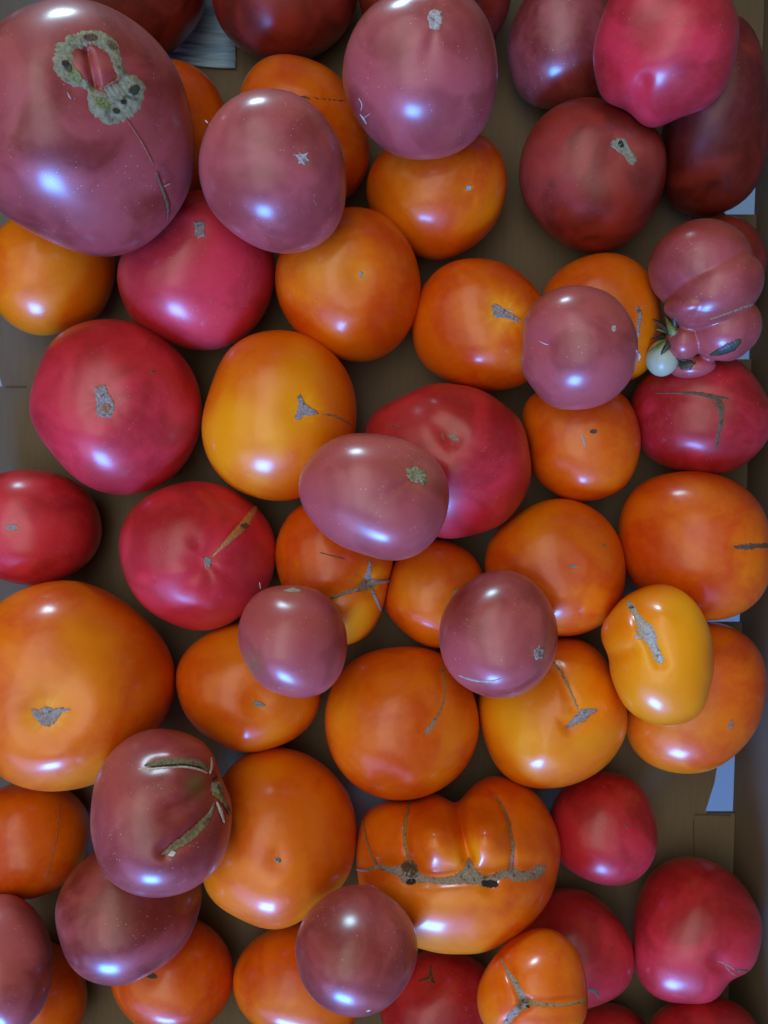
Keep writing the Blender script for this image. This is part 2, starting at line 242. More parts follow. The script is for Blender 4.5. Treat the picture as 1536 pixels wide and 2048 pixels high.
  {'kind':'orange','label':'big deep orange tomato at the right edge with a long brown streak','loc':[0.17921,-0.01877,0.03934],'up':[-0.37643,0.03944,0.92561],'a':[0.04245,-0.00155,-0.00069,-0.00043,-0.00071,5e-05,-3e-05,-4e-05],'b':[0.0,0.00014,-0.00203,0.00045,0.00011,-0.00015,0.00017,-5e-05],'H':0.0365,'p':2.2,'ripe':0.2,'res':0,'dims':[['groove',[[0.02121,-0.00093],[0.03673,-0.00015]],0.00516,0.00172]],'scars':[['strip','brown',[[0.01804,-0.00119,0.00143],[0.02366,-0.0012,0.00402],[0.02992,-0.00068,0.00344],[0.03672,-0.00042,0.00287]]]]},
  {'kind':'orange','label':'orange tomato with a short slit scar,upper right of the shiny purple one','loc':[0.10039,-0.03221,0.03551],'up':[-0.21977,0.07051,0.973],'a':[0.0394,-0.00078,0.00015,-0.00122,0.00021,-0.00017,-7e-05,5e-05],'b':[0.0,0.00018,-0.00051,-1e-05,-0.00028,0.00023,-7e-05,4e-05],'H':0.03389,'p':2.2,'ripe':0.3,'res':0,'dims':[['dim',0.00863,0.00062,0.00868,0.00087]],'scars':[['patch','cork',[[0.00551,0.00088],[0.00813,0.00168],[0.01175,0.00088],[0.00913,-0.00018],[0.00653,-0.00018]]],['patch','tan',[[0.02586,0.01225],[0.02579,0.01199],[0.02563,0.01176],[0.02538,0.01157],[0.02507,0.01145],[0.02473,0.01141],[0.02439,0.01144],[0.02409,0.01156],[0.02386,0.01173],[0.02372,0.01196],[0.02367,0.01221],[0.02374,0.01246],[0.0239,0.0127],[0.02415,0.01288],[0.02446,0.013],[0.0248,0.01305],[0.02513,0.01301],[0.02543,0.0129],[0.02567,0.01273],[0.02582,0.0125]]]],'glow':[[-0.00898,0.02052,0.01736,0.4]]},
  {'kind':'orange','label':'small orange tomato left of the shiny purple one','loc':[0.03005,-0.04783,0.02729],'up':[-0.06586,0.10484,0.99231],'a':[0.03039,-2e-05,-0.00128,-0.00076,1e-05,-9e-05,-7e-05,-4e-05],'b':[0.0,0.00023,4e-05,0.00017,0.00058,-0.00021,0.0001,-0.00016],'H':0.02613,'p':2.2,'ripe':0.45,'res':0,'scars':[['strip','cork',[[0.00972,-0.00103,0.00236],[0.0134,0.00285,0.00147]]]],'glow':[[-0.01113,0.00174,0.01474,0.3]]},
  {'kind':'orange','label':'deep orange tomato behind and below the notched yellow one','loc':[0.18077,-0.10804,0.03569],'up':[-0.36765,0.21973,0.90363],'a':[0.03985,-0.00082,-0.00227,2e-05,-0.00066,0.00017,-0.00025,3e-05],'b':[0.0,0.00073,0.0057,-0.00084,0.00013,-6e-05,-0.00017,4e-05],'H':0.03427,'p':2.2,'ripe':0.3,'res':0,'scars':[['patch','tan',[[0.01507,-0.01206],[0.0172,-0.0105],[0.01744,-0.01363],[0.01545,-0.0165],[0.01405,-0.01518]]]]},
  {'kind':'crimson','label':'small crimson tomato cut by the left edge above the large orange one','loc':[-0.20353,-0.0089,0.03276],'up':[0.41414,0.0181,0.91003],'a':[0.03487,0.0009,0.00064,0.00082,-0.00041,0.00018,0.0,-0.00015],'b':[0.0,9e-05,-0.00035,-1e-05,7e-05,-0.0002,-0.00013,3e-05],'H':0.02998,'p':2.2,'ripe':0.4,'res':0,'dims':[['dim',-0.01085,-0.00012,0.00728,0.00116]],'scars':[['patch','cork',[[-0.01454,-0.00012],[-0.0121,0.00178],[-0.00866,0.00124],[-0.00766,-0.00039],[-0.0101,-0.00175],[-0.01305,-0.00148]]],['patch','dark',[[-0.01012,-0.00012],[-0.01018,-0.00037],[-0.01035,-0.0006],[-0.01062,-0.00078],[-0.01096,-0.00089],[-0.01134,-0.00093],[-0.01172,-0.00089],[-0.01206,-0.00078],[-0.01233,-0.0006],[-0.01251,-0.00037],[-0.01257,-0.00012],[-0.01251,0.00013],[-0.01234,0.00036],[-0.01207,0.00054],[-0.01173,0.00065],[-0.01135,0.00069],[-0.01097,0.00065],[-0.01063,0.00054],[-0.01036,0.00036],[-0.01018,0.00013]]]]},
  {'kind':'crimson','label':'crimson tomato with a golden split running from its small scar','loc':[-0.10721,-0.02453,0.03881],'up':[0.23579,0.05395,0.9703],'a':[0.04292,0.00093,0.00069,0.00011,0.00025,0.0003,-0.00016,-8e-05],'b':[0.0,0.00025,-0.00091,0.00074,-3e-05,0.00011,-0.00014,4e-05],'H':0.03692,'p':2.2,'ripe':0.65,'res':0,'dims':[['dim',0.00526,-0.00386,0.01149,0.00201],['rays',0.00526,-0.00386,0.02298,0.00043,7]],'scars':[['patch','cork',[[0.00292,-0.00174],[0.00523,-0.00095],[0.00757,-0.00201],[0.00736,-0.00546],[0.00609,-0.00783],[0.00402,-0.00703],[0.00372,-0.00438]]],['strip','gold',[[0.00756,-0.00122,0.00086],[0.01298,0.00437,0.0023],[0.01906,0.01061,0.00402],[0.02514,0.01707,0.00488],[0.0297,0.02331,0.00402],[0.03346,0.02839,0.0023]]],['strip','tan',[[0.00961,0.00117,0.00086],[0.01746,0.00896,0.0023],[0.02288,0.01396,0.00259]]],['patch','brown',[[0.02709,0.01574],[0.02695,0.01513],[0.02658,0.01458],[0.02602,0.01413],[0.02531,0.01384],[0.02454,0.01372],[0.02377,0.0138],[0.02308,0.01405],[0.02253,0.01447],[0.02219,0.015],[0.02207,0.01559],[0.0222,0.01619],[0.02256,0.01674],[0.02312,0.01719],[0.02382,0.01749],[0.02459,0.01761],[0.02537,0.01754],[0.02607,0.01729],[0.02663,0.01687],[0.02698,0.01634]]]]},
  {'kind':'orange','label':'largest orange tomato at the left edge with a sunken grey stem scar','loc':[-0.17832,-0.09734,0.05062],'up':[0.37539,0.20492,0.90393],'a':[0.05575,0.00243,-0.00102,0.00174,0.00019,0.00031,-1e-05,8e-05],'b':[0.0,0.00153,-0.00133,0.00032,0.00016,0.00039,0.00013,-6e-05],'H':0.04571,'p':2.3,'ripe':0.4,'res':1,'dims':[['dim',-0.00613,-0.0153,0.02097,0.00671],['rays',-0.00613,-0.0153,0.01957,0.00014,8],['bump',0.00052,-0.03388,0.01537,0.00224]],'scars':[['patch','cork',[[-0.01525,-0.01062],[-0.01173,-0.01161],[-0.00846,-0.00969],[-0.00374,-0.01094],[0.00038,-0.01025],[-0.00064,-0.01463],[-0.00309,-0.0185],[-0.0057,-0.02041],[-0.00946,-0.01939],[-0.01292,-0.01644],[-0.01454,-0.01353]]],['strip','pale',[[-0.01096,-0.01791,0.00056],[-0.00946,-0.01405,0.00056]]],['strip','cork',[[-0.00132,-0.01219,0.00224],[0.00378,-0.01176,0.00112]]]],'glow':[[-0.00613,-0.0153,0.01258,0.45],[0.01532,0.01835,0.02516,0.35]]},
  {'kind':'orange','label':'golden orange tomato with a tiny dark scar under the small pale mauve one','loc':[-0.07829,-0.10143,0.03507],'up':[0.16909,0.21906,0.96095],'a':[0.03866,0.00057,0.00244,-6e-05,0.00036,8e-05,-0.00021,5e-05],'b':[0.0,0.00075,-0.00151,-3e-05,-0.00055,8e-05,-2e-05,0.00012],'H':0.03325,'p':2.2,'ripe':0.6,'res':0,'dims':[['dim',0.00571,-0.00887,0.01014,0.00232]],'scars':[['patch','cork',[[0.00198,-0.00833],[0.00405,-0.00703],[0.00727,-0.00783],[0.01001,-0.00968],[0.00686,-0.01097],[0.00364,-0.01017]]],['patch','dark',[[0.0057,-0.00861],[0.00565,-0.00893],[0.00547,-0.00922],[0.00519,-0.00945],[0.00482,-0.0096],[0.00442,-0.00965],[0.004,-0.00959],[0.00363,-0.00944],[0.00333,-0.00921],[0.00313,-0.00892],[0.00305,-0.00859],[0.0031,-0.00827],[0.00328,-0.00798],[0.00357,-0.00775],[0.00393,-0.0076],[0.00434,-0.00755],[0.00475,-0.00761],[0.00512,-0.00776],[0.00543,-0.00799],[0.00563,-0.00828]]]]},
  {'kind':'orange','label':'golden orange tomato with a button nub,right of the purple cracked one','loc':[-0.05993,-0.18549,0.04382],'up':[0.12544,0.38825,0.91298],'a':[0.04515,0.00053,-0.00226,0.00148,-0.0004,0.00023,-0.00044,-8e-05],'b':[0.0,0.00204,0.00043,-0.00081,0.00077,-0.00059,-6e-05,0.00015],'H':0.04063,'p':2.2,'ripe':0.7,'res':0,'dims':[['dim',0.00032,-0.01062,0.00738,0.0017],['bump',0.00195,-0.02193,0.01704,0.00114],['dim',-0.00709,-0.01954,0.00852,0.00085]],'scars':[['patch','cork',[[-0.0018,-0.0092],[0.00021,-0.0085],[0.00206,-0.00969],[0.00215,-0.01134],[0.00013,-0.0118],[-0.00146,-0.01062]]]]},
  {'kind':'orange','label':'orange tomato with a curved thread crack,lower left of the shiny purple one','loc':[0.01018,-0.12072,0.03953],'up':[-0.02228,0.26425,0.9642],'a':[0.04358,-0.00012,0.00078,0.0,-0.00038,0.0001,6e-05,-1e-05],'b':[0.0,0.00108,0.00014,0.00028,-0.00031,-0.00024,2e-05,2e-05],'H':0.03748,'p':2.2,'ripe':0.4,'res':0,'dims':[['groove',[[0.02305,0.0294],[0.02224,0.01295],[0.0122,-0.00508]],0.00344,0.00115]],'scars':[['strip','thread',[[0.02251,0.02996,0.00229],[0.02306,0.02513,0.00143],[0.02317,0.01561,0.00143],[0.02184,0.00901,0.00172],[0.01842,0.00178,0.00172]]],['strip','cork',[[0.0187,0.00229,0.00229],[0.01488,-0.00255,0.00258],[0.01192,-0.00584,0.00172]]]],'glow':[[-0.03066,0.00651,0.0129,0.4]]},
  {'kind':'orange','label':'yellow shouldered orange tomato with a stitched crack ending in a grey bar scar','loc':[0.09716,-0.11628,0.03784],'up':[-0.20787,0.24878,0.94599],'a':[0.04178,-0.00081,-9e-05,-0.00014,-0.00027,0.00024,0.00034,1e-05],'b':[0.0,0.00104,0.0017,-0.00029,-0.00105,-1e-05,-0.00022,0.00017],'H':0.03593,'p':2.2,'ripe':0.6,'res':0,'dims':[['groove',[[0.00729,-0.00615],[0.02258,0.00153]],0.00576,0.0023],['groove',[[0.00224,0.0287],[0.01165,0.00204]],0.00345,0.00115],['bump',-0.00764,-0.01852,0.01151,0.00144],['dim',-0.01222,-0.016,0.00633,0.00144]],'scars':[['strip','thread',[[0.00116,0.02872,0.0023],[0.00558,0.02202,0.0023],[0.00883,0.01504,0.00144],[0.01102,0.00849,0.00144],[0.01295,0.00204,0.00202]]],['strip','cork',[[0.00617,-0.00768,0.00173],[0.01076,-0.0041,0.00374],[0.01483,-0.00104,0.00633],[0.01939,0.00101,0.00345],[0.0237,0.0023,0.00173]]]],'glow':[[-0.02539,0.0021,0.02303,0.8],[-0.0137,0.02347,0.01727,0.5],[-0.0129,-0.0186,0.02015,0.5]]},
  {'kind':'orange','label':'dim rusty orange tomato under the largest orange one at the left edge','loc':[-0.20692,-0.19166,0.03049],'up':[0.38992,0.36118,0.84706],'a':[0.03212,0.00051,-0.00036,0.00066,-0.00045,5e-05,0.0,-0.0001],'b':[0.0,0.00086,-0.00092,0.00078,-0.0002,3e-05,0.00016,-9e-05],'H':0.02762,'p':2.2,'ripe':0.15,'res':0,'scars':[['strip','tan',[[0.01246,0.01968,0.00059],[0.01328,-0.00028,0.00059],[0.012,-0.01952,0.00059]]]]},
  {'kind':'orange','label':'orange tomato showing past the mauve one in the bottom left corner','loc':[-0.20348,-0.2863,0.02571],'up':[0.35435,0.49857,0.79112],'a':[0.02706,0.00038,-0.00052,9e-05,-0.00027,-1e-05,1e-05,-0.0],'b':[0.0,0.00082,-0.00317,-6e-05,9e-05,-1e-05,2e-05,0.0],'H':0.02327,'p':2.2,'ripe':0.25,'res':0},
  {'kind':'orange','label':'reddish orange tomato at the bottom edge below the blurred purple one','loc':[-0.12399,-0.27078,0.03084],'up':[0.23006,0.50245,0.83344],'a':[0.03278,0.00044,0.00247,0.0001,5e-05,1e-05,-1e-05,0.0],'b':[0.0,0.00112,-0.00193,6e-05,-0.00022,-0.0,-2e-05,-0.0],'H':0.02819,'p':2.2,'ripe':0.0,'res':0,'dims':[['dim',-0.01183,-0.0,0.00731,0.00175]],'scars':[['patch','brown',[[-0.0076,-0.00129],[-0.00793,-0.00171],[-0.00865,-0.00196],[-0.00967,-0.00202],[-0.01091,-0.00188],[-0.01224,-0.00155],[-0.01353,-0.00108],[-0.01465,-0.0005],[-0.0155,0.00013],[-0.016,0.00075],[-0.01608,0.0013],[-0.01575,0.00172],[-0.01503,0.00197],[-0.014,0.00203],[-0.01276,0.00188],[-0.01142,0.00156],[-0.01013,0.00108],[-0.00901,0.0005],[-0.00816,-0.00013],[-0.00768,-0.00075]]]]},
  {'kind':'orange','label':'orange tomato behind the round brown purple one at the bottom edge','loc':[-0.04785,-0.27455,0.03184],'up':[0.09067,0.52024,0.84919],'a':[0.03443,0.00021,0.00505,5e-05,0.00054,1e-05,6e-05,0.0],'b':[0.0,0.00119,-0.00069,0.00017,-0.00015,2e-05,-3e-05,0.0],'H':0.02961,'p':2.2,'ripe':0.35,'res':0},
  {'kind':'crimson','label':'shaded crimson tomato right of the toothed orange one','loc':[0.12924,-0.18594,0.02949],'up':[-0.25631,0.36877,0.89349],'a':[0.0311,-0.00056,-9e-05,-0.00075,-0.00023,8e-05,-4e-05,5e-05],'b':[0.0,0.00101,0.0005,-0.00022,6e-05,-0.00016,-6e-05,2e-05],'H':0.02675,'p':2.2,'ripe':0.2,'res':0,'scars':[['strip','brown',[[0.01083,0.00255,0.00059],[0.01331,0.00076,0.00117]]]]},
  {'kind':'crimson','label':'crimson tomato with a forked brown crack at the bottom edge under the toothed orange one','loc':[0.03289,-0.28952,0.02898],'up':[-0.06125,0.53919,0.83995],'a':[0.03135,-0.00011,0.00399,-3e-05,0.00037,-1e-05,4e-05,-0.0],'b':[0.0,0.00103,0.00047,0.00013,9e-05,2e-05,1e-05,0.0],'H':0.02696,'p':2.2,'ripe':0.2,'res':0,'dims':[['dim',-0.00375,0.01319,0.00881,0.00176]],'scars':[['strip','brown',[[-0.00443,0.01948,0.00147],[-0.0046,0.0132,0.00352],[-0.00243,0.01001,0.00147]]],['strip','brown',[[-0.0046,0.0132,0.00235],[-0.01149,0.01151,0.00117]]]]},
  {'kind':'crimson','label':'sliver of dark crimson tomato at the bottom edge','loc':[0.13375,-0.31747,0.0204],'up':[-0.23286,0.55272,0.80017],'a':[0.02198,-0.00019,0.00259,-5e-05,0.00016,-1e-05,0.0,-0.0],'b':[0.0,0.00052,0.00138,5e-05,0.00024,0.0,3e-05,-0.0],'H':0.0189,'p':2.2,'ripe':0.0,'res':0},
  {'kind':'crimson','label':'dark crimson tomato in the bottom right corner','loc':[0.18051,-0.30151,0.04474],'up':[-0.32267,0.53897,0.77807],'a':[0.02716,-0.00046,0.00456,-0.00014,0.00044,-3e-05,3e-05,-1e-05],'b':[0.0,0.00078,0.00212,9e-05,0.00052,1e-05,0.0001,-0.0],'H':0.02336,'p':2.2,'ripe':0.1,'res':0},
  {'kind':'crimson','label':'crimson tomato with a dry stalk at the lower right against the box wall','loc':[0.17966,-0.24297,0.03475],'up':[-0.33387,0.45153,0.82744],'a':[0.03647,-0.00061,-0.00058,0.00165,-0.0003,0.00032,-0.00045,-0.00014,0.00014,0.00021],'b':[0.0,0.00159,0.0041,-0.00099,-6e-05,-0.00012,-0.00025,0.00038,0.00015,5e-05],'H':0.03137,'p':2.2,'ripe':0.35,'res':0,'dims':[['groove',[[0.01033,-0.01602],[0.0172,-0.02388]],0.00725,0.0029]],'scars':[['strip','tan',[[0.0094,-0.01413,0.00087],[0.01415,-0.01604,0.00116],[0.01761,-0.01849,0.00087]]],['strip','tan',[[0.01253,-0.01508,0.00087],[0.01536,-0.01968,0.00087],[0.01832,-0.02158,0.00058]]],['strip','brown',[[0.01761,-0.01849,0.00145],[0.02453,-0.01926,0.00087]]]]},
  {'kind':'crimson','label':'rosy crimson tomato with a frayed calyx behind the small cracked orange one','loc':[0.11128,-0.2553,0.03102],'up':[-0.21063,0.48321,0.84979],'a':[0.03222,-0.00073,0.00108,0.00055,-0.00015,1e-05,-1e-05,-4e-05],'b':[0.0,0.00088,-0.00066,-0.0004,-0.00028,-0.00026,0.00016,6e-05],'H':0.02771,'p':2.2,'ripe':0.4,'res':0,'scars':[['strip','brown',[[0.005,-0.01915,0.00175],[0.00911,-0.0206,0.00234],[0.01092,-0.02406,0.00088]]]]},
  {'kind':'orange','label':'big lobed orange tomato with a toothed grey crack across its middle','loc':[0.04255,-0.20042,0.04567],'up':[-0.08861,0.41734,0.90442],'a':[0.05022,-0.00022,0.00834,-0.00206,-0.00161,0.00066,0.00024,0.00049,-0.00077,-8e-05,0.00051,-0.0001,-0.00025],'b':[0.0,0.0012,0.00304,0.00363,-0.00106,-0.00051,-0.00023,0.00056,0.00044,-0.0007,0.0001,0.00033,-2e-05],'H':0.04419,'p':2.2,'ripe':0.35,'res':2,'dims':[['bump',-0.01264,0.01452,0.01414,0.01018],['bump',0.01507,0.01491,0.01244,0.00905],['groove',[[-0.05656,-0.00056],[-0.03358,-0.00124],[-0.01515,-0.00449],[0.00533,-0.00353],[0.0259,-0.00215],[0.04636,-0.00173]],0.00905,0.00481],['groove',[[0.00013,0.03505],[0.00174,0.01988],[0.00518,0.00416]],0.00537,0.00961],['groove',[[-0.02665,0.03109],[-0.02759,0.0127],[-0.02549,0.00184]],0.00339,0.00198],['groove',[[0.01985,0.03829],[0.02782,0.02242],[0.02757,-0.00052]],0.00339,0.0017],['groove',[[-0.05333,0.01854],[-0.04338,-0.00054]],0.00283,0.00113],['dim',-0.02558,-0.00405,0.00622,0.00283],['dim',0.01481,-0.00746,0.00566,0.00226]],'scars':[['strip','cork',[[-0.05844,-0.00135,0.00113],[-0.04939,-0.00177,0.0017],[-0.04338,-5e-05,0.00254],[-0.03855,-0.00125,0.00396],[-0.03223,-0.00219,0.00509],[-0.02689,-0.00359,0.01244],[-0.02166,-0.0052,0.00679],[-0.01521,-0.00634,0.00311],[-0.00881,-0.00678,0.00339],[-0.00242,-0.00631,0.00452],[0.00402,-0.00446,0.00848],[0.00904,-0.00584,0.00622],[0.01668,-0.00585,0.00396],[0.02322,-0.00354,0.00452],[0.02839,-0.00402,0.00622],[0.03497,-0.00451,0.00566],[0.04054,-0.00289,0.00622],[0.04376,-0.00124,0.00566],[0.04576,-0.00173,0.00226]]],['patch','cork',[[0.00498,0.00534],[0.00664,0.00252],[0.0085,-0.00121],[0.0114,-0.00446],[0.01022,-0.00768],[0.0046,-0.00861],[-0.00042,-0.00723],[0.00129,-0.00284],[0.00327,0.00158]]],['patch','brown',[[-0.02182,0.00014],[-0.0215,-0.00129],[-0.02162,-0.00271],[-0.02218,-0.00399],[-0.02311,-0.00499],[-0.02433,-0.00563],[-0.02572,-0.00585],[-0.02715,-0.00561],[-0.02848,-0.00494],[-0.02958,-0.00391],[-0.03034,-0.00261],[-0.03068,-0.00117],[-0.03057,0.00027],[-0.03002,0.00156],[-0.02907,0.00258],[-0.02783,0.00322],[-0.02642,0.00343],[-0.02498,0.00317],[-0.02365,0.00249],[-0.02256,0.00144]]],['patch','dark',[[-0.02226,-0.00686],[-0.02233,-0.0073],[-0.02267,-0.00775],[-0.02324,-0.00816],[-0.024,-0.00848],[-0.02487,-0.00869],[-0.02577,-0.00877],[-0.0266,-0.00871],[-0.02729,-0.00851],[-0.02777,-0.00819],[-0.02799,-0.00779],[-0.02792,-0.00734],[-0.02758,-0.00689],[-0.027,-0.00648],[-0.02623,-0.00615],[-0.02536,-0.00594],[-0.02446,-0.00587],[-0.02363,-0.00593],[-0.02295,-0.00614],[-0.02248,-0.00646]]],['patch','dark',[[0.01984,-0.00852],[0.01953,-0.00907],[0.01881,-0.00953],[0.01774,-0.00985],[0.01643,-0.01001],[0.01501,-0.00998],[0.01362,-0.00978],[0.01239,-0.00942],[0.01145,-0.00893],[0.01088,-0.00837],[0.01074,-0.00778],[0.01104,-0.00723],[0.01176,-0.00677],[0.01283,-0.00645],[0.01413,-0.00629],[0.01555,-0.00631],[0.01695,-0.00652],[0.01818,-0.00688],[0.01913,-0.00737],[0.0197,-0.00794]]],['strip','thread',[[-0.0263,0.03269,0.00113],[-0.02776,0.02279,0.00198],[-0.02813,0.01271,0.00198],[-0.02705,0.00662,0.0017],[-0.02497,0.00113,0.00113]]],['strip','thread',[[0.0204,0.03547,0.00085],[0.02438,0.0288,0.00141],[0.02706,0.0199,0.0017],[0.02792,0.01134,0.0017]]],['strip','cork',[[0.02829,0.01255,0.00226],[0.02772,0.00536,0.0017],[0.02638,-0.00285,0.00226]]],['strip','thread',[[-0.05378,0.02406,0.00085],[-0.04926,0.01062,0.00141],[-0.04426,0.00067,0.00141]]]],'glow':[[0.00457,0.0077,0.00622,0.7],[-0.01039,-0.01554,0.02545,0.3]]},
  {'kind':'purple','label':'largest dusky red tomato at top left with a ring shaped corky scar','loc':[-0.14543,0.18422,0.11251],'up':[0.33351,-0.42248,0.84278],'a':[0.05331,0.00216,-0.00169,-0.00051,-0.00022,0.00031,-0.0004,-8e-05],'b':[0.0,-0.00357,0.00106,-0.00021,0.00062,-0.00041,-0.0,2e-05],'H':0.04264,'p':2.2,'ripe':0.3,'res':2,'dims':[['dim',0.00932,0.01985,0.02034,0.00335],['bump',0.00559,0.02164,0.0067,0.00191],['bump',0.01316,0.02089,0.00622,0.00239],['groove',[[0.0077,0.02828],[0.00821,0.02171],[0.00864,0.01569]],0.00287,0.00335],['groove',[[0.03133,-0.02436],[0.03412,-0.0414]],0.00239,0.00048],['bump',-0.01655,0.0195,0.01436,0.00144]],'scars':[['strip','green',[[-0.00067,0.03182,0.00718],[-0.00185,0.02709,0.00837],[-0.00258,0.02279,0.00957],[0.00011,0.01873,0.00766],[0.0038,0.01692,0.00383],[0.00683,0.01452,0.00335],[0.0088,0.01039,0.01172],[0.01247,0.00756,0.01364],[0.018,0.00955,0.01627],[0.02328,0.01351,0.01412],[0.02584,0.0161,0.00957],[0.02148,0.01828,0.00718],[0.01998,0.02207,0.00455],[0.0191,0.02683,0.00526],[0.01777,0.03119,0.00766],[0.01367,0.03369,0.00718],[0.00971,0.03427,0.00646],[0.00441,0.03253,0.00646],[-0.0003,0.03164,0.00646]]],['patch','leaf',[[0.00359,0.01599],[0.00275,0.01568],[0.00174,0.01576],[0.00063,0.01622],[-0.00044,0.01702],[-0.00139,0.01808],[-0.00211,0.01929],[-0.00254,0.02054],[-0.00264,0.02171],[-0.00239,0.02267],[-0.00183,0.02334],[-0.00101,0.02366],[-0.0,0.02359],[0.00109,0.02313],[0.00217,0.02234],[0.00312,0.02128],[0.00385,0.02007],[0.00429,0.01881],[0.0044,0.01764],[0.00415,0.01667]]],['patch','leaf',[[0.01393,0.00719],[0.01328,0.00666],[0.01238,0.00637],[0.01131,0.00634],[0.01017,0.00658],[0.00909,0.00707],[0.00816,0.00775],[0.00748,0.00856],[0.0071,0.00941],[0.00708,0.01023],[0.0074,0.01094],[0.00803,0.01146],[0.00892,0.01175],[0.00998,0.01179],[0.01111,0.01155],[0.0122,0.01108],[0.01313,0.0104],[0.01383,0.00959],[0.01422,0.00873],[0.01425,0.0079]]],['patch','brown',[[0.01295,0.03423],[0.0127,0.03368],[0.01215,0.03317],[0.01136,0.03275],[0.01041,0.03246],[0.00939,0.03234],[0.0084,0.03238],[0.00754,0.03259],[0.00689,0.03295],[0.00651,0.03341],[0.00644,0.03394],[0.00669,0.03449],[0.00723,0.03499],[0.00801,0.03541],[0.00896,0.0357],[0.00998,0.03583],[0.01097,0.03579],[0.01184,0.03559],[0.0125,0.03524],[0.01288,0.03477]]],['patch','leafdark',[[0.0175,0.00566],[0.01723,0.00535],[0.01682,0.00512],[0.01631,0.00501],[0.01576,0.00502],[0.01521,0.00514],[0.01472,0.00538],[0.01433,0.00569],[0.0141,0.00607],[0.01402,0.00645],[0.01413,0.00682],[0.01439,0.00713],[0.0148,0.00735],[0.0153,0.00746],[0.01585,0.00746],[0.0164,0.00733],[0.0169,0.0071],[0.01728,0.00679],[0.01753,0.00641],[0.0176,0.00602]]],['patch','leafdark',[[-0.00019,0.02052],[-0.00069,0.02037],[-0.00124,0.02043],[-0.00176,0.02069],[-0.00221,0.02111],[-0.00255,0.02167],[-0.00275,0.0223],[-0.00277,0.02295],[-0.00263,0.02354],[-0.00234,0.02403],[-0.00191,0.02436],[-0.00141,0.02451],[-0.00087,0.02445],[-0.00034,0.0242],[0.00011,0.02377],[0.00045,0.02322],[0.00065,0.02258],[0.00067,0.02194],[0.00053,0.02134],[0.00024,0.02085]]],['patch','brown',[[0.02022,0.03026],[0.0198,0.02987],[0.01924,0.02962],[0.0186,0.02953],[0.01794,0.0296],[0.01733,0.02983],[0.01682,0.0302],[0.01647,0.03067],[0.01631,0.03119],[0.01635,0.03172],[0.01659,0.03219],[0.01701,0.03258],[0.01757,0.03284],[0.01821,0.03293],[0.01887,0.03287],[0.01948,0.03264],[0.01999,0.03227],[0.02035,0.0318],[0.02051,0.03127],[0.02047,0.03074]]],['patch','leafdark',[[0.02696,0.01607],[0.02721,0.01555],[0.02722,0.01492],[0.02698,0.01425],[0.02652,0.01361],[0.02589,0.01305],[0.02514,0.01265],[0.02436,0.01242],[0.02361,0.0124],[0.02297,0.01259],[0.02251,0.01297],[0.02226,0.01349],[0.02226,0.01411],[0.02249,0.01478],[0.02294,0.01541],[0.02357,0.01596],[0.02431,0.01637],[0.0251,0.0166],[0.02585,0.01663],[0.02649,0.01645]]],['patch','dark',[[0.02078,0.00978],[0.02067,0.00948],[0.02045,0.00921],[0.02014,0.00899],[0.01976,0.00885],[0.01936,0.00879],[0.01897,0.00884],[0.01864,0.00897],[0.01839,0.00918],[0.01825,0.00945],[0.01824,0.00974],[0.01834,0.01004],[0.01857,0.01032],[0.01888,0.01053],[0.01925,0.01068],[0.01966,0.01073],[0.02004,0.01069],[0.02038,0.01056],[0.02063,0.01035],[0.02077,0.01008]]],['patch','dark',[[-0.00023,0.02376],[-0.00038,0.02336],[-0.00067,0.02299],[-0.00107,0.02269],[-0.00154,0.0225],[-0.00204,0.02242],[-0.00252,0.02248],[-0.00293,0.02266],[-0.00324,0.02294],[-0.0034,0.0233],[-0.00341,0.02371],[-0.00326,0.02411],[-0.00298,0.02448],[-0.00258,0.02478],[-0.0021,0.02497],[-0.0016,0.02504],[-0.00112,0.02499],[-0.00071,0.02481],[-0.00041,0.02453],[-0.00024,0.02417]]],['strip','tan',[[0.0105,0.01459,0.00048],[0.01541,0.01697,0.00072],[0.02036,0.0192,0.00048]]],['strip','tan',[[0.01917,0.00334,0.00036],[0.02529,-0.00724,0.00036],[0.02876,-0.0156,0.00036]]],['strip','brown',[[0.03001,-0.01884,0.00072],[0.03232,-0.02665,0.00167],[0.03424,-0.035,0.00144],[0.03356,-0.04128,0.00072]]],['strip','pale',[[0.03273,-0.02489,0.00048],[0.03579,-0.02374,0.0006]]],['strip','pale',[[-0.00307,0.01289,0.0006],[-0.00193,0.01028,0.00072]]]]},
  {'kind':'crimson','label':'bright pink lobed tomato without a scar in the top right corner','loc':[0.14294,0.23736,0.09083],'up':[-0.29921,-0.49686,0.81462],'a':[0.0352,-0.00074,0.00025,0.00014,-0.00049,7e-05,-0.00038,-9e-05,0.00042,-0.00013,-0.00015],'b':[0.0,-0.00145,-0.00127,-3e-05,0.00019,-0.00065,0.00013,0.00049,-6e-05,-0.00013,0.00013],'H':0.02992,'p':2.2,'ripe':0.45,'res':1,'dims':[['groove',[[-0.02375,-0.00909],[-0.00294,0.01344],[0.01018,0.0275]],0.0152,0.00177],['groove',[[-0.01185,-0.03067],[-0.01054,-0.02431],[-0.0081,-0.01636]],0.00557,0.00152]]},
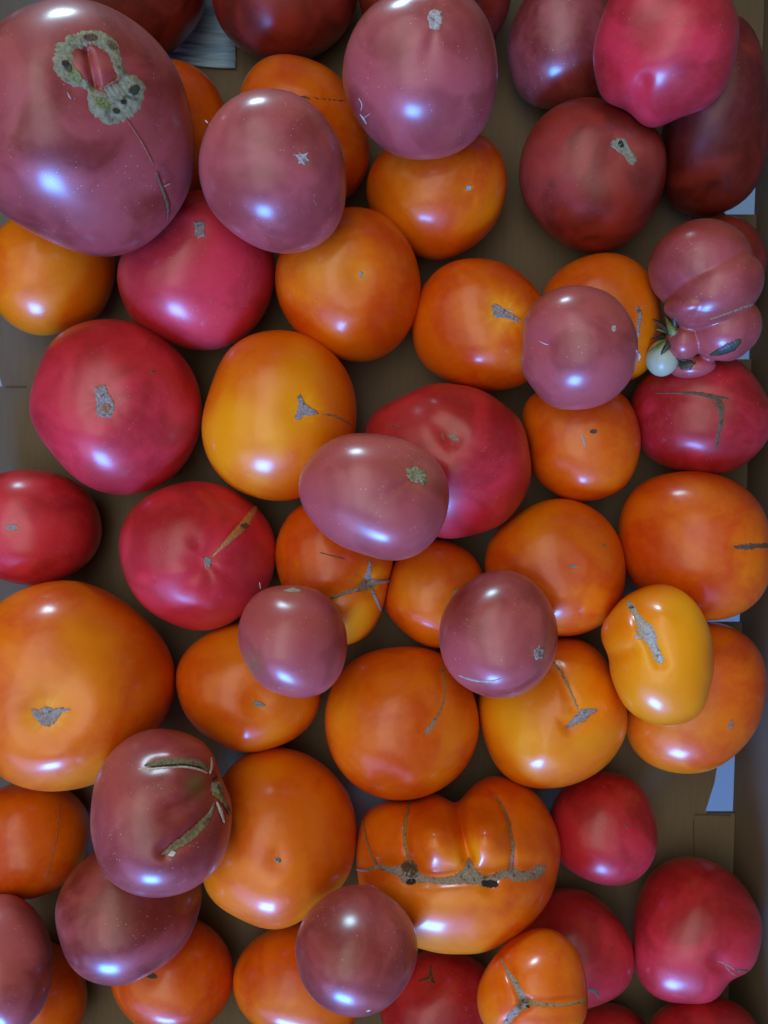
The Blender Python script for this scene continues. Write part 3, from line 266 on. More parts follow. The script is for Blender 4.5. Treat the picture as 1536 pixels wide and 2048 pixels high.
  {'kind':'purple','label':'large mauve egg shaped tomato with a square pale scar at the top centre','loc':[0.01898,0.21894,0.09795],'up':[-0.04306,-0.49675,0.86683],'a':[0.03842,-8e-05,0.00025,-0.00094,-0.00029,-0.00012,0.00011,1e-05],'b':[0.0,-0.00193,-0.00017,0.0001,-0.0002,-0.0001,0.00015,-9e-05],'H':0.03265,'p':2.2,'ripe':0.75,'res':0,'dims':[['dim',0.0053,0.02077,0.00871,0.00099],['rays',0.0053,0.02077,0.03233,0.0005,6]],'scars':[['patch','pale',[[0.00251,0.02392],[0.0052,0.02492],[0.0084,0.02395],[0.00894,0.0204],[0.00767,0.01687],[0.00496,0.01647],[0.00244,0.01764],[0.00191,0.02077]]],['strip','lint',[[-0.03012,-0.01799,0.00037],[-0.02841,-0.02017,0.00099],[-0.02698,-0.02239,0.00037]]],['strip','lint',[[-0.0281,-0.01968,0.00037],[-0.02432,-0.01727,0.00025]]],['strip','lint',[[-0.03018,-0.01094,0.00025],[-0.02877,-0.01392,0.0003],[-0.02947,-0.0166,0.00025]]]]},
  {'kind':'purple','label':'mauve tomato with a small star scar overlapping the orange thread cracked one','loc':[-0.05422,0.16759,0.10241],'up':[0.13013,-0.40222,0.90625],'a':[0.03651,0.00046,-0.00064,-0.00076,-0.00021,-5e-05,-1e-05,4e-05],'b':[0.0,-0.0015,-0.00118,-0.00032,0.00017,-1e-05,8e-05,8e-05],'H':0.03213,'p':2.2,'ripe':0.7,'res':0,'dims':[['dim',0.0133,0.00526,0.00615,0.00074]],'scars':[['patch','pale',[[0.00952,0.0071],[0.01155,0.0069],[0.01231,0.00836],[0.01362,0.00713],[0.0162,0.00798],[0.0154,0.0059],[0.01696,0.00445],[0.01485,0.00402],[0.01454,0.00215],[0.01298,0.00339],[0.01089,0.00276],[0.01145,0.00484]]],['strip','lint',[[-0.03094,0.0221,0.00074],[-0.02967,0.02084,0.00098]]],['strip','lint',[[0.03301,0.0071,0.00074],[0.03435,0.00635,0.00074]]]]},
  {'kind':'purple','label':'pale pink mauve tomato with a round ragged scar at the centre of the heap','loc':[-0.00417,0.00845,0.09547],'up':[0.01085,-0.02196,0.9997],'a':[0.03425,0.00012,0.00309,-0.00063,-4e-05,-5e-05,0.00013,-0.0001],'b':[0.0,-7e-05,-0.00217,0.00061,0.00026,0.00024,-5e-05,3e-05],'H':0.02911,'p':2.2,'ripe':1.0,'res':0,'dims':[['dim',0.01917,0.00945,0.00751,0.00125],['rays',0.01917,0.00945,0.02003,0.00038,9]],'scars':[['patch','green',[[0.01374,0.01294],[0.01659,0.01226],[0.01904,0.01398],[0.02141,0.01186],[0.02387,0.01168],[0.02403,0.0088],[0.02521,0.00621],[0.02224,0.00499],[0.01936,0.00591],[0.0165,0.00636],[0.01463,0.00869]]],['strip','dark',[[0.01656,0.01083,0.001],[0.02205,0.00806,0.001]]]]},
  {'kind':'purple','label':'small mauve tomato with fine scratches between the orange ones in the middle right','loc':[0.10094,0.08539,0.08116],'up':[-0.24022,-0.20322,0.94921],'a':[0.0309,-0.00044,-0.00114,0.00053,-0.0004,0.00015,-0.0001,0.00018,-0.00014],'b':[0.0,-0.0005,-0.00081,5e-05,-7e-05,-0.00013,0.00024,-0.00013,0.00011],'H':0.02781,'p':2.2,'ripe':0.8,'res':0,'dims':[['dim',0.01629,0.00903,0.00649,0.00104],['groove',[[-0.02866,0.00389],[-0.01606,0.00124]],0.00779,0.00156]],'scars':[['patch','pale',[[0.01748,0.00904],[0.01745,0.00853],[0.0173,0.00806],[0.01705,0.0077],[0.01673,0.00746],[0.01637,0.00737],[0.01599,0.00745],[0.01565,0.00768],[0.01537,0.00805],[0.01518,0.00851],[0.01509,0.00902],[0.01513,0.00954],[0.01528,0.01],[0.01552,0.01037],[0.01584,0.01061],[0.01621,0.0107],[0.01658,0.01062],[0.01693,0.01039],[0.01721,0.01002],[0.0174,0.00956]]],['strip','lint',[[-0.01915,0.0032,0.00026],[-0.01608,0.00173,0.00065],[-0.01409,0.00124,0.00026]]],['strip','lint',[[0.02793,-0.00118,0.00104],[0.03043,-0.00419,0.00156],[0.03011,-0.00669,0.00078]]]]},
  {'kind':'orange','label':'yellow orange tomato with a side notch and a long pale bar scar','loc':[0.1445,-0.07494,0.07786],'up':[-0.33307,0.17274,0.92694],'a':[0.03146,-0.00064,-0.0049,-0.00021,8e-05,0.0005,-0.0001,0.00014,-0.00021,7e-05,-0.00016],'b':[0.0,0.00072,-0.00055,0.00069,-0.00037,0.00041,-9e-05,-3e-05,-4e-05,-3e-05,6e-05],'H':0.02832,'p':2.2,'ripe':1.0,'res':1,'dims':[['groove',[[-0.01343,0.02588],[-0.00632,0.01104],[-0.0002,-0.00355]],0.00576,0.00209],['groove',[[-0.02812,0.00059],[-0.01347,0.00251]],0.00576,0.00236],['bump',-0.01343,0.01242,0.00785,0.00131],['bump',0.00366,0.02086,0.00785,0.00157]],'scars':[['strip','pale',[[-0.01443,0.02735,0.00131],[-0.01269,0.02501,0.00471],[-0.01106,0.02202,0.00314],[-0.0084,0.01656,0.00471],[-0.00625,0.01227,0.00995],[-0.00453,0.0093,0.00838],[-0.00292,0.0049,0.00471],[-0.00133,0.00054,0.00471],[-0.00013,-0.00235,0.00471],[0.00045,-0.00426,0.00209]]],['strip','pale',[[-0.01167,0.0089,0.00131],[-0.00641,0.00932,0.00262]]],['patch','brown',[[-0.00522,0.00955],[-0.00533,0.0091],[-0.00559,0.00869],[-0.00597,0.00837],[-0.00644,0.00816],[-0.00695,0.0081],[-0.00746,0.00817],[-0.00791,0.00839],[-0.00826,0.00872],[-0.00847,0.00913],[-0.00853,0.00959],[-0.00842,0.01005],[-0.00816,0.01046],[-0.00778,0.01078],[-0.0073,0.01098],[-0.00679,0.01105],[-0.00628,0.01097],[-0.00583,0.01075],[-0.00549,0.01042],[-0.00528,0.01001]]],['patch','brown',[[-0.01074,0.0241],[-0.01082,0.02378],[-0.01104,0.0235],[-0.01137,0.02328],[-0.01179,0.02315],[-0.01225,0.02312],[-0.01271,0.0232],[-0.01312,0.02337],[-0.01344,0.02363],[-0.01365,0.02394],[-0.01371,0.02427],[-0.01363,0.0246],[-0.01341,0.02489],[-0.01307,0.0251],[-0.01265,0.02523],[-0.01218,0.02525],[-0.01173,0.02517],[-0.01132,0.025],[-0.011,0.02474],[-0.0108,0.02443]]],['patch','brown',[[-1e-05,-0.00042],[-7e-05,-0.00065],[-0.00021,-0.00085],[-0.00042,-0.00101],[-0.00069,-0.00111],[-0.00097,-0.00115],[-0.00126,-0.00111],[-0.00151,-0.00101],[-0.0017,-0.00085],[-0.00182,-0.00065],[-0.00186,-0.00042],[-0.0018,-0.0002],[-0.00165,0.0],[-0.00144,0.00016],[-0.00117,0.00026],[-0.00089,0.0003],[-0.0006,0.00026],[-0.00035,0.00016],[-0.00016,0.0],[-4e-05,-0.0002]]]],'glow':[[0.01609,0.01465,0.02094,0.8],[-0.00447,0.00248,0.01047,0.4],[-0.00333,-0.01681,0.02356,0.45]]},
  {'kind':'purple','label':'shiny purple tomato with a pale arc scratch,lower right of centre','loc':[0.05969,-0.06395,0.08059],'up':[-0.14597,0.1564,0.97685],'a':[0.03163,-0.00033,-0.00114,-0.00031,6e-05,0.00017,-8e-05,1e-05],'b':[0.0,0.00043,0.00048,-0.00027,-3e-05,9e-05,-3e-05,2e-05],'H':0.0291,'p':2.2,'ripe':0.55,'res':0,'dims':[['dim',0.01917,-0.00818,0.0065,0.00104]],'scars':[['patch','cork',[[0.01648,-0.00719],[0.01822,-0.00601],[0.01924,-0.00482],[0.0202,-0.00675],[0.02223,-0.00654],[0.02117,-0.00894],[0.02167,-0.01066],[0.01913,-0.01157],[0.01713,-0.0125],[0.01668,-0.00984]]],['strip','pale',[[-0.02067,-0.01981,0.00052],[-0.01335,-0.02197,0.00104],[-0.00598,-0.02248,0.0013],[0.00203,-0.02064,0.00052]]]]},
  {'kind':'purple','label':'small pale mauve tomato tapering downwards,above the golden orange one','loc':[-0.0469,-0.06635,0.08327],'up':[0.11582,0.16384,0.97966],'a':[0.02861,0.00024,-0.00045,-0.00029,-0.00044,3e-05,0.00016,-7e-05],'b':[0.0,0.00028,-0.00137,0.00029,4e-05,1e-05,7e-05,1e-05],'H':0.02575,'p':2.2,'ripe':0.9,'res':0,'dims':[['dim',-0.00135,0.02536,0.00646,0.00103]],'scars':[['patch','pale',[[-0.00558,0.02478],[-0.00287,0.02592],[-0.00062,0.02684],[0.00192,0.02541],[0.00444,0.0249],[0.00143,0.024],[-0.00206,0.02396]]],['strip','lint',[[-0.01793,0.02987,0.00052],[-0.01732,0.02626,0.00077]]]],'glow':[[-0.02102,-0.012,0.00723,-0.5]]},
  {'kind':'purple','label':'dark purple tomato under the cracked one near the bottom left','loc':[-0.13969,-0.21762,0.0633],'up':[0.28484,0.44374,0.84968],'a':[0.03573,0.00092,0.00181,0.00064,-0.00019,-0.00034,-7e-05,-0.00017],'b':[0.0,0.00146,0.00044,0.00131,0.00019,0.00012,-8e-05,0.00011],'H':0.03037,'p':2.2,'ripe':0.2,'res':0},
  {'kind':'purple','label':'purple tomato with gaping corky cracks beside a pinched stem end','loc':[-0.11334,-0.15304,0.09115],'up':[0.26177,0.35347,0.89807],'a':[0.03735,0.00077,-0.00275,0.00037,-0.00027,0.00016,0.00023,0.00011,-0.0,-5e-05,-4e-05],'b':[0.0,0.00134,-0.00183,-0.00075,-0.0003,-5e-05,7e-05,0.00013,0.00018,3e-05,5e-05],'H':0.03361,'p':2.2,'ripe':0.45,'res':2,'dims':[['dim',0.02485,0.01399,0.00962,0.00354],['groove',[[-0.00463,0.02182],[0.00696,0.02298],[0.02136,0.02076]],0.00608,0.00076],['bump',0.00382,0.032,0.01013,0.00127],['bump',0.00643,0.02956,0.01139,0.00152],['bump',0.00996,0.01534,0.01139,0.00177],['groove',[[0.00541,0.00187],[0.01766,0.00865],[0.0244,0.0123]],0.00709,0.00203],['groove',[[0.00385,-0.01627],[0.01562,-0.00866],[0.02488,0.0042]],0.00557,0.00203]],'scars':[['strip','olive',[[-0.00972,0.02179,0.00127],[-0.0036,0.023,0.00405],[0.00453,0.02363,0.00506],[0.01293,0.02343,0.00532],[0.0187,0.02228,0.00405],[0.02191,0.02032,0.00152]]],['strip','dark',[[-0.00687,0.0211,0.00076],[1e-05,0.02188,0.00127],[0.00939,0.02234,0.00127],[0.018,0.02127,0.00101]]],['strip','white',[[-0.0123,0.02016,0.00127],[-0.00676,0.02017,0.00127],[0.00012,0.02071,0.00089],[0.00946,0.02139,0.00101],[0.01682,0.02025,0.00101],[0.02068,0.01902,0.00076]]],['strip','white',[[0.02224,0.02691,0.00076],[0.02287,0.02313,0.00152],[0.02199,0.01862,0.00127]]],['patch','green',[[0.02325,0.01462],[0.02644,0.01555],[0.02934,0.01258],[0.02963,0.00992],[0.02719,0.00887],[0.02454,0.00972],[0.0229,0.01154]]],['strip','dark',[[0.02319,0.01581,0.00152],[0.02583,0.01796,0.00127]]],['strip','leaf',[[0.02377,0.0097,0.00177],[0.02723,0.00794,0.00228],[0.03002,0.00614,0.00127]]],['strip','olive',[[0.00219,-0.01753,0.00076],[0.00809,-0.01375,0.0038],[0.01454,-0.00951,0.00506],[0.01994,-0.00432,0.0043],[0.02364,0.0008,0.00228],[0.02506,0.00535,0.00127]]],['strip','pale',[[0.02098,-0.00255,0.00038],[0.02444,0.00329,0.00063]]],['strip','white',[[0.02606,0.00559,0.00101],[0.02845,0.00104,0.00177],[0.03045,-0.00399,0.00076]]],['strip','olive',[[0.02781,0.00702,0.00177],[0.03125,0.00383,0.00228],[0.03358,-0.00034,0.00127]]],['strip','white',[[0.00558,-0.0178,0.00127],[0.00709,-0.01718,0.00228],[0.00885,-0.01678,0.00152]]]],'glow':[[0.01607,0.01365,0.00557,-0.9]]},
  {'kind':'purple','label':'round brownish purple tomato at the bottom edge below the toothed orange one','loc':[-0.01376,-0.21701,0.10064],'up':[0.03148,0.4963,0.86758],'a':[0.02907,6e-05,0.00086,9e-05,0.00022,0.00012,-4e-05,-2e-05],'b':[0.0,0.00115,9e-05,0.0001,0.0001,0.0002,-3e-05,-1e-05],'H':0.02675,'p':2.2,'ripe':0.4,'res':0,'scars':[['strip','lint',[[0.00524,-0.02423,0.00074],[0.00709,-0.02363,0.00099]]]]},
  {'kind':'purple','label':'mauve tomato cut by the left edge in the bottom left corner','loc':[-0.20181,-0.24004,0.07214],'up':[0.39225,0.46657,0.79275],'a':[0.0276,0.00042,-0.00335,9e-05,-0.00014,-4e-05,0.0001,1e-05],'b':[0.0,0.00099,-0.00407,-0.00018,0.00073,1e-05,-6e-05,0.0],'H':0.02346,'p':2.2,'ripe':0.5,'res':0},
  {'kind':'orange','label':'small bright orange tomato with a Y shaped crack at the bottom edge','loc':[0.07787,-0.24691,0.08214],'up':[-0.16405,0.52016,0.83817],'a':[0.02687,-0.00012,0.00154,-0.0009,-0.00048,-4e-05,-6e-05,-0.0001],'b':[0.0,0.00069,0.00226,-0.00145,6e-05,-0.00012,-2e-05,6e-05],'H':0.02418,'p':2.2,'ripe':0.2,'res':1,'dims':[['groove',[[-0.01518,0.01715],[-0.01025,0.00471],[-0.00509,-0.00577]],0.00414,0.00233],['groove',[[-0.00509,-0.00577],[0.02451,-0.00441]],0.00363,0.00155],['groove',[[-0.00509,-0.00577],[-0.01516,-0.01414]],0.00363,0.00155]],'scars':[['strip','thread',[[-0.01658,0.01531,0.00104],[-0.01414,0.01018,0.00155],[-0.01259,0.00688,0.00181]]],['strip','cork',[[-0.01327,0.00797,0.00181],[-0.00964,0.00321,0.00285],[-0.00712,-0.00163,0.00363],[-0.00515,-0.00639,0.00518],[-0.0039,-0.00845,0.00207]]],['strip','thread',[[-0.00454,-0.00515,0.00311],[0.00208,-0.00638,0.00207],[0.01167,-0.0068,0.0013],[0.02502,-0.00484,0.0013]]],['strip','cork',[[-0.00611,-0.0064,0.00363],[-0.01166,-0.01098,0.00337],[-0.01626,-0.01521,0.00207]]],['patch','brown',[[-0.00406,-0.00515],[-0.00416,-0.00547],[-0.00439,-0.00576],[-0.00474,-0.00599],[-0.00516,-0.00614],[-0.00561,-0.00619],[-0.00605,-0.00614],[-0.00645,-0.006],[-0.00675,-0.00577],[-0.00693,-0.00548],[-0.00697,-0.00516],[-0.00686,-0.00484],[-0.00663,-0.00455],[-0.00629,-0.00432],[-0.00587,-0.00417],[-0.00541,-0.00412],[-0.00497,-0.00417],[-0.00457,-0.00432],[-0.00428,-0.00454],[-0.0041,-0.00483]]],['patch','dark',[[-0.00285,-0.00762],[-0.00292,-0.00781],[-0.00308,-0.00799],[-0.0033,-0.00812],[-0.00358,-0.00821],[-0.00388,-0.00824],[-0.00418,-0.00821],[-0.00444,-0.00813],[-0.00464,-0.00799],[-0.00476,-0.00782],[-0.00478,-0.00763],[-0.00472,-0.00744],[-0.00456,-0.00727],[-0.00434,-0.00713],[-0.00406,-0.00704],[-0.00376,-0.00701],[-0.00346,-0.00704],[-0.0032,-0.00712],[-0.003,-0.00726],[-0.00288,-0.00743]]]]},
  {'kind':'purple','label':'fused knobbly tomato with a pale green nub and green sepals at the right edge','loc':[0.17046,0.11688,0.07354],'up':[-0.37382,-0.25633,0.89138],'a':[0.03139,-0.00039,-0.00549,4e-05,0.00064,-0.00046,0.00028,0.00031,-0.00011],'b':[0.0,-0.00039,-0.00338,0.00176,-0.00038,-0.00018,0.00025,0.00011,-0.00018],'H':0.02668,'p':2.2,'ripe':0.6,'res':2,'scars':[['strip','thread',[[0.00333,-0.01396,0.00079],[0.0122,-0.01049,0.00106],[0.01889,-0.00786,0.00106],[0.02306,-0.00622,0.00132]]],['strip','brown',[[0.02299,-0.00573,0.00212],[0.02476,-0.00725,0.00212]]],['strip','leafdark',[[0.00538,-0.03245,0.00132],[0.00996,-0.03051,0.00423],[0.01489,-0.02786,0.00529],[0.01917,-0.02404,0.00265]]],['patch','leafdark',[[-0.01136,-0.03476],[-0.00611,-0.03515],[-0.00097,-0.03721],[-0.00374,-0.04068],[-0.00825,-0.04138]]]],'lobes':[[-0.00461,0.0125,0.02567,0.02382,0,0.0,0.02117],[0.00364,7e-05,0.02487,0.01905,-30,0.0037,0.02064],[-0.00502,-0.00573,0.01535,0.009,-14,0.00794,0.01535],[0.01135,-0.01885,0.01799,0.01694,-25,0.0,0.01588],[-0.00836,-0.02595,0.00979,0.01006,10,0.00265,0.01006],[0.01665,-0.02985,0.009,0.00582,-30,-0.00529,0.00847],[-0.00281,-0.03984,0.01217,0.00662,-8,-0.00529,0.009]],'nubs':[[-0.01839,-0.03525,0.00873,0.01006,0,0.00159,0.00873]]},
]

# ---------------------------------------------------------------- building helpers
def mesh_obj(name, verts, faces, mat, parent=None, smooth_shade=True):
    me = bpy.data.meshes.new(name)
    me.from_pydata([tuple(map(float, v)) for v in verts], [], faces)
    if smooth_shade:
        me.polygons.foreach_set('use_smooth', [True] * len(me.polygons))
    me.materials.append(mat)
    me.update()
    o = bpy.data.objects.new(name, me)
    col.objects.link(o)
    if parent:
        o.parent = parent
    return o

def tag(o, label, cat, group=None):
    o['label'] = label
    o['category'] = cat
    if group:
        o['group'] = group
    return o

class Shape:
    """A tomato in its own frame: outline R(angle) round the axis that points up out of the heap, rounded front and back."""
    def __init__(self, t):
        self.t = t
        self.a, self.b = np.array(t['a']), np.array(t['b'])
        self.H, self.p = t['H'], t['p']
        self.lobes = t.get('lobes')
        self.wob = rng.rand(3) * 9
        self.amp = self.a[0] * 0.025
    def R(self, th, lo, hi):
        r = np.zeros_like(th)
        for k in range(lo, min(hi, len(self.a) - 1) + 1):
            r = r + self.a[k] * np.cos(k * th) + self.b[k] * np.sin(k * th)
        return r
    def radius(self, th, s):
        return s * (self.R(th, 0, 2) + s * s * self.R(th, 3, 99))
    def deform(self, u, v):
        """change of height at (u, v): dimples round the stem, bumps, pleats, ribs"""
        d = np.zeros_like(u)
        for q in self.t.get('dims', ()):
            if q[0] in ('dim', 'bump', 'ring'):
                r = np.hypot(u - q[1], v - q[2]) / q[3]
                if q[0] == 'dim':
                    d -= q[4] * np.exp(-r ** 2 * 1.6)
                elif q[0] == 'bump':
                    d += q[4] * np.exp(-r ** 2 * 1.4)
                else:
                    d -= q[4] * np.exp(-((r - 1) * 2.6) ** 2)
            elif q[0] == 'rays':
                du, dv = u - q[1], v - q[2]
                r = np.hypot(du, dv) / q[3]
                d += q[4] * np.cos(q[5] * np.arctan2(dv, du) + 1.0) * np.exp(-r ** 2 * 2) * np.minimum(r * 4, 1)
            elif q[0] == 'groove':
                best = np.full_like(u, 9.0)
                pts = q[1]
                for (x0, y0), (x1, y1) in zip(pts[:-1], pts[1:]):
                    ex, ey = x1 - x0, y1 - y0
                    l2 = ex * ex + ey * ey + 1e-12
                    tt = np.clip(((u - x0) * ex + (v - y0) * ey) / l2, 0, 1)
                    best = np.minimum(best, np.hypot(u - x0 - tt * ex, v - y0 - tt * ey))
                d -= q[3] * np.exp(-(best / (q[2] * 0.6)) ** 2)
        # slow unevenness of a real fruit
        k = 2.2 / self.a[0]
        w0, w1, w2 = self.wob
        d += self.amp * (np.sin(k * u + w0) * np.cos(k * v * 0.8 + w1) + 0.6 * np.sin(k * 1.9 * (u * 0.6 - v) + w2))
        return d
    def front(self, u, v):
        """height of the visible skin over (u, v)"""
        u, v = np.atleast_1d(np.asarray(u, float)), np.atleast_1d(np.asarray(v, float))
        if self.lobes:
            z = np.full_like(u, -0.02)
            for L in self.lobes + self.t.get('nubs', []):
                c, s = math.cos(-math.radians(L[4])), math.sin(-math.radians(L[4]))
                du, dv = u - L[0], v - L[1]
                e = 1 - ((du * c + dv * s) / L[2]) ** 2 - ((-du * s + dv * c) / L[3]) ** 2
                z = np.maximum(z, np.where(e > 0, L[5] + L[6] * np.sqrt(np.maximum(e, 0)), -0.02))
            return z
        th, rho = np.arctan2(v, u), np.hypot(u, v)
        lo, hi = np.zeros_like(u), np.ones_like(u)
        for _ in range(26):
            m = (lo + hi) / 2
            less = self.radius(th, m) < rho
            lo, hi = np.where(less, m, lo), np.where(less, hi, m)
        s = np.minimum(lo, 0.9995)
        return self.H * (1 - s ** self.p) ** (1 / self.p) + self.deform(u, v) * (1 - s ** 6)

def frame_matrix(t):
    w = Vector(t['up']).normalized()
    u = Vector((1, 0, 0)); u = (u - u.dot(w) * w).normalized()
    v = w.cross(u)
    M = Matrix((u, v, w)).transposed().to_4x4()
    M.translation = Vector(t['loc'])
    return M

def ellipsoid(L, n=40, m=24):
    c, s = math.cos(-math.radians(L[4])), math.sin(-math.radians(L[4]))
    V, Fc = [], []
    for j in range(m + 1):
        ph = math.pi * j / m
        for i in range(n):
            th = 2 * math.pi * i / n
            x, y, z = L[2] * math.sin(ph) * math.cos(th), L[3] * math.sin(ph) * math.sin(th), L[6] * math.cos(ph)
            V.append((L[0] + x * c - y * s, L[1] + x * s + y * c, L[5] + z))
    for j in range(m):
        for i in range(n):
            Fc.append((j * n + i, (j + 1) * n + i, (j + 1) * n + (i + 1) % n, j * n + (i + 1) % n))
    return V, Fc

def tomato_mesh(sh, name, mat):
    t = sh.t
    nt_, nf = ((72, 44), (128, 76), (200, 130))[t['res']]
    if sh.lobes:
        V, Fc = [], []
        for L in sh.lobes:
            v, f = ellipsoid(L)
            Fc += [tuple(i + len(V) for i in q) for q in f]
            V += v
        o = mesh_obj(name, V, Fc, mat)
        md = o.modifiers.new('fuse', 'REMESH'); md.mode = 'VOXEL'; md.voxel_size = 0.0007; md.use_smooth_shade = True
        sm = o.modifiers.new('soften', 'SMOOTH'); sm.factor = 0.5; sm.iterations = 5
        dg = bpy.context.evaluated_depsgraph_get()
        me = bpy.data.meshes.new_from_object(o.evaluated_get(dg))
        o.modifiers.clear()
        o.data = me
        o.data.name = name
        if not me.materials:
            me.materials.append(mat)
        me.polygons.foreach_set('use_smooth', [True] * len(me.polygons))
        return o
    e = 2 / sh.p
    ph = np.linspace(0, math.pi, nf + 1)[1:-1]
    th = np.linspace(0, 2 * math.pi, nt_, endpoint=False)
    TH, PH = np.meshgrid(th, ph)
    s = np.sin(PH) ** e
    z = sh.H * np.sign(np.cos(PH)) * np.abs(np.cos(PH)) ** e
    r = sh.radius(TH, s)
    u, v = r * np.cos(TH), r * np.sin(TH)
    front = np.clip(np.cos(PH) * 2.5 + 0.1, 0, 1)
    z = z + sh.deform(u, v) * front * (1 - s ** 6)
    V = np.stack([u, v, z], -1).reshape(-1, 3)
    n = len(V)
    top = sh.H + sh.deform(np.zeros(1), np.zeros(1))[0]
    V = np.vstack([V, [[0, 0, top], [0, 0, -sh.H]]])
    Fc = []
    rows = len(ph)
    for j in range(rows - 1):
        for i in range(nt_):
            k = (i + 1) % nt_
            Fc.append((j * nt_ + i, (j + 1) * nt_ + i, (j + 1) * nt_ + k, j * nt_ + k))
    for i in range(nt_):
        k = (i + 1) % nt_
        Fc.append((n, i, k))
        Fc.append((n + 1, (rows - 1) * nt_ + k, (rows - 1) * nt_ + i))
    o = mesh_obj(name, V, Fc, mat)
    g = np.zeros(len(V))
    for (gx, gy, gr, ga) in t.get('glow', ()):
        d = np.hypot(V[:, 0] - gx, V[:, 1] - gy) / gr
        g += ga * np.exp(-d ** 2 * 1.2) * (V[:, 2] > 0)
    # fine yellowish streaks running out of each stem scar
    for q in t.get('scars', ()):
        if q[0] == 'patch' and q[1] in ('cork', 'green', 'pale') and len(q[2]) > 5:
            P = np.array(q[2]); c = P.mean(0); rr = np.hypot(*(P - c).T).max()
            du, dv = V[:, 0] - c[0], V[:, 1] - c[1]
            d, an = np.hypot(du, dv) / rr, np.arctan2(dv, du)
            w = 0.5 + 0.5 * np.sin(an * 9 + 2 * np.sin(an * 3 + rr * 900))
            g += 0.55 * np.exp(-np.maximum(d - 0.8, 0) * 2.2) * (0.35 + 0.65 * w ** 3) * (V[:, 2] > 0)
    at = o.data.attributes.new('glow', 'FLOAT', 'POINT')
    at.data.foreach_set('value', g.astype(np.float32))
    return o

def lift(sh, pts, h):
    pts = np.asarray(pts, float)
    z = sh.front(pts[:, 0], pts[:, 1])
    d = 1e-4
    zu = (sh.front(pts[:, 0] + d, pts[:, 1]) - z) / d
    zv = (sh.front(pts[:, 0], pts[:, 1] + d) - z) / d
    n = np.stack([-np.clip(zu, -3, 3), -np.clip(zv, -3, 3), np.ones_like(z)], 1)
    n /= np.linalg.norm(n, axis=1)[:, None]
    return np.concatenate([pts, z[:, None]], 1) + n * np.asarray(h)[:, None]

def rim_attr(o, vals):
    at = o.data.attributes.new('rim', 'FLOAT', 'POINT')
    at.data.foreach_set('value', np.array(vals, np.float32))

def patch(sh, parent, kind, poly, base):
    """a dry raised scab with a ragged rim, following the skin"""
    P = np.array(poly); c = P.mean(0); size = np.hypot(*(P - c).T).max()
    rim = []
    for i in range(len(P)):
        a, b = P[i], P[(i + 1) % len(P)]
        m = max(2, min(7, int(np.hypot(*(b - a)) / 0.00045)))
        for k in range(m):
            rim.append(a + (b - a) * k / m)
    rim = np.array(rim)
    for i in range(len(rim)):
        rim[i] = c + (rim[i] - c) * (1 + rng.uniform(-.10, .10) * (1.6 if kind == 'dark' else .4 if kind == 'flesh' else 1))
    rings = (1.0, 0.9, 0.72, 0.5, 0.27)
    pts, h = [], []
    hi = min(0.00028, size * 0.07)
    for k, s in enumerate(rings):
        for q in rim:
            pts.append(c + (q - c) * s)
            h.append(base + (-0.00025 if k == 0 else hi * (0.45 + 0.75 * rng.rand())))
    pts.append(c); h.append(base + hi * .7)
    V = lift(sh, pts, h)
    n = len(rim); Fc = []
    for k in range(len(rings) - 1):
        for i in range(n):
            j = (i + 1) % n
            Fc.append((k * n + i, k * n + j, (k + 1) * n + j, (k + 1) * n + i))
    for i in range(n):
        Fc.append(((len(rings) - 1) * n + i, (len(rings) - 1) * n + (i + 1) % n, len(V) - 1))
    o = mesh_obj(SCAR_NAME[kind] if kind != 'pale' else 'pale_stem_scar', V, Fc, SCAR[kind], parent)
    rim_attr(o, [1.0] * n + [.55] * n + [0.0] * (len(V) - 2 * n))
    return o

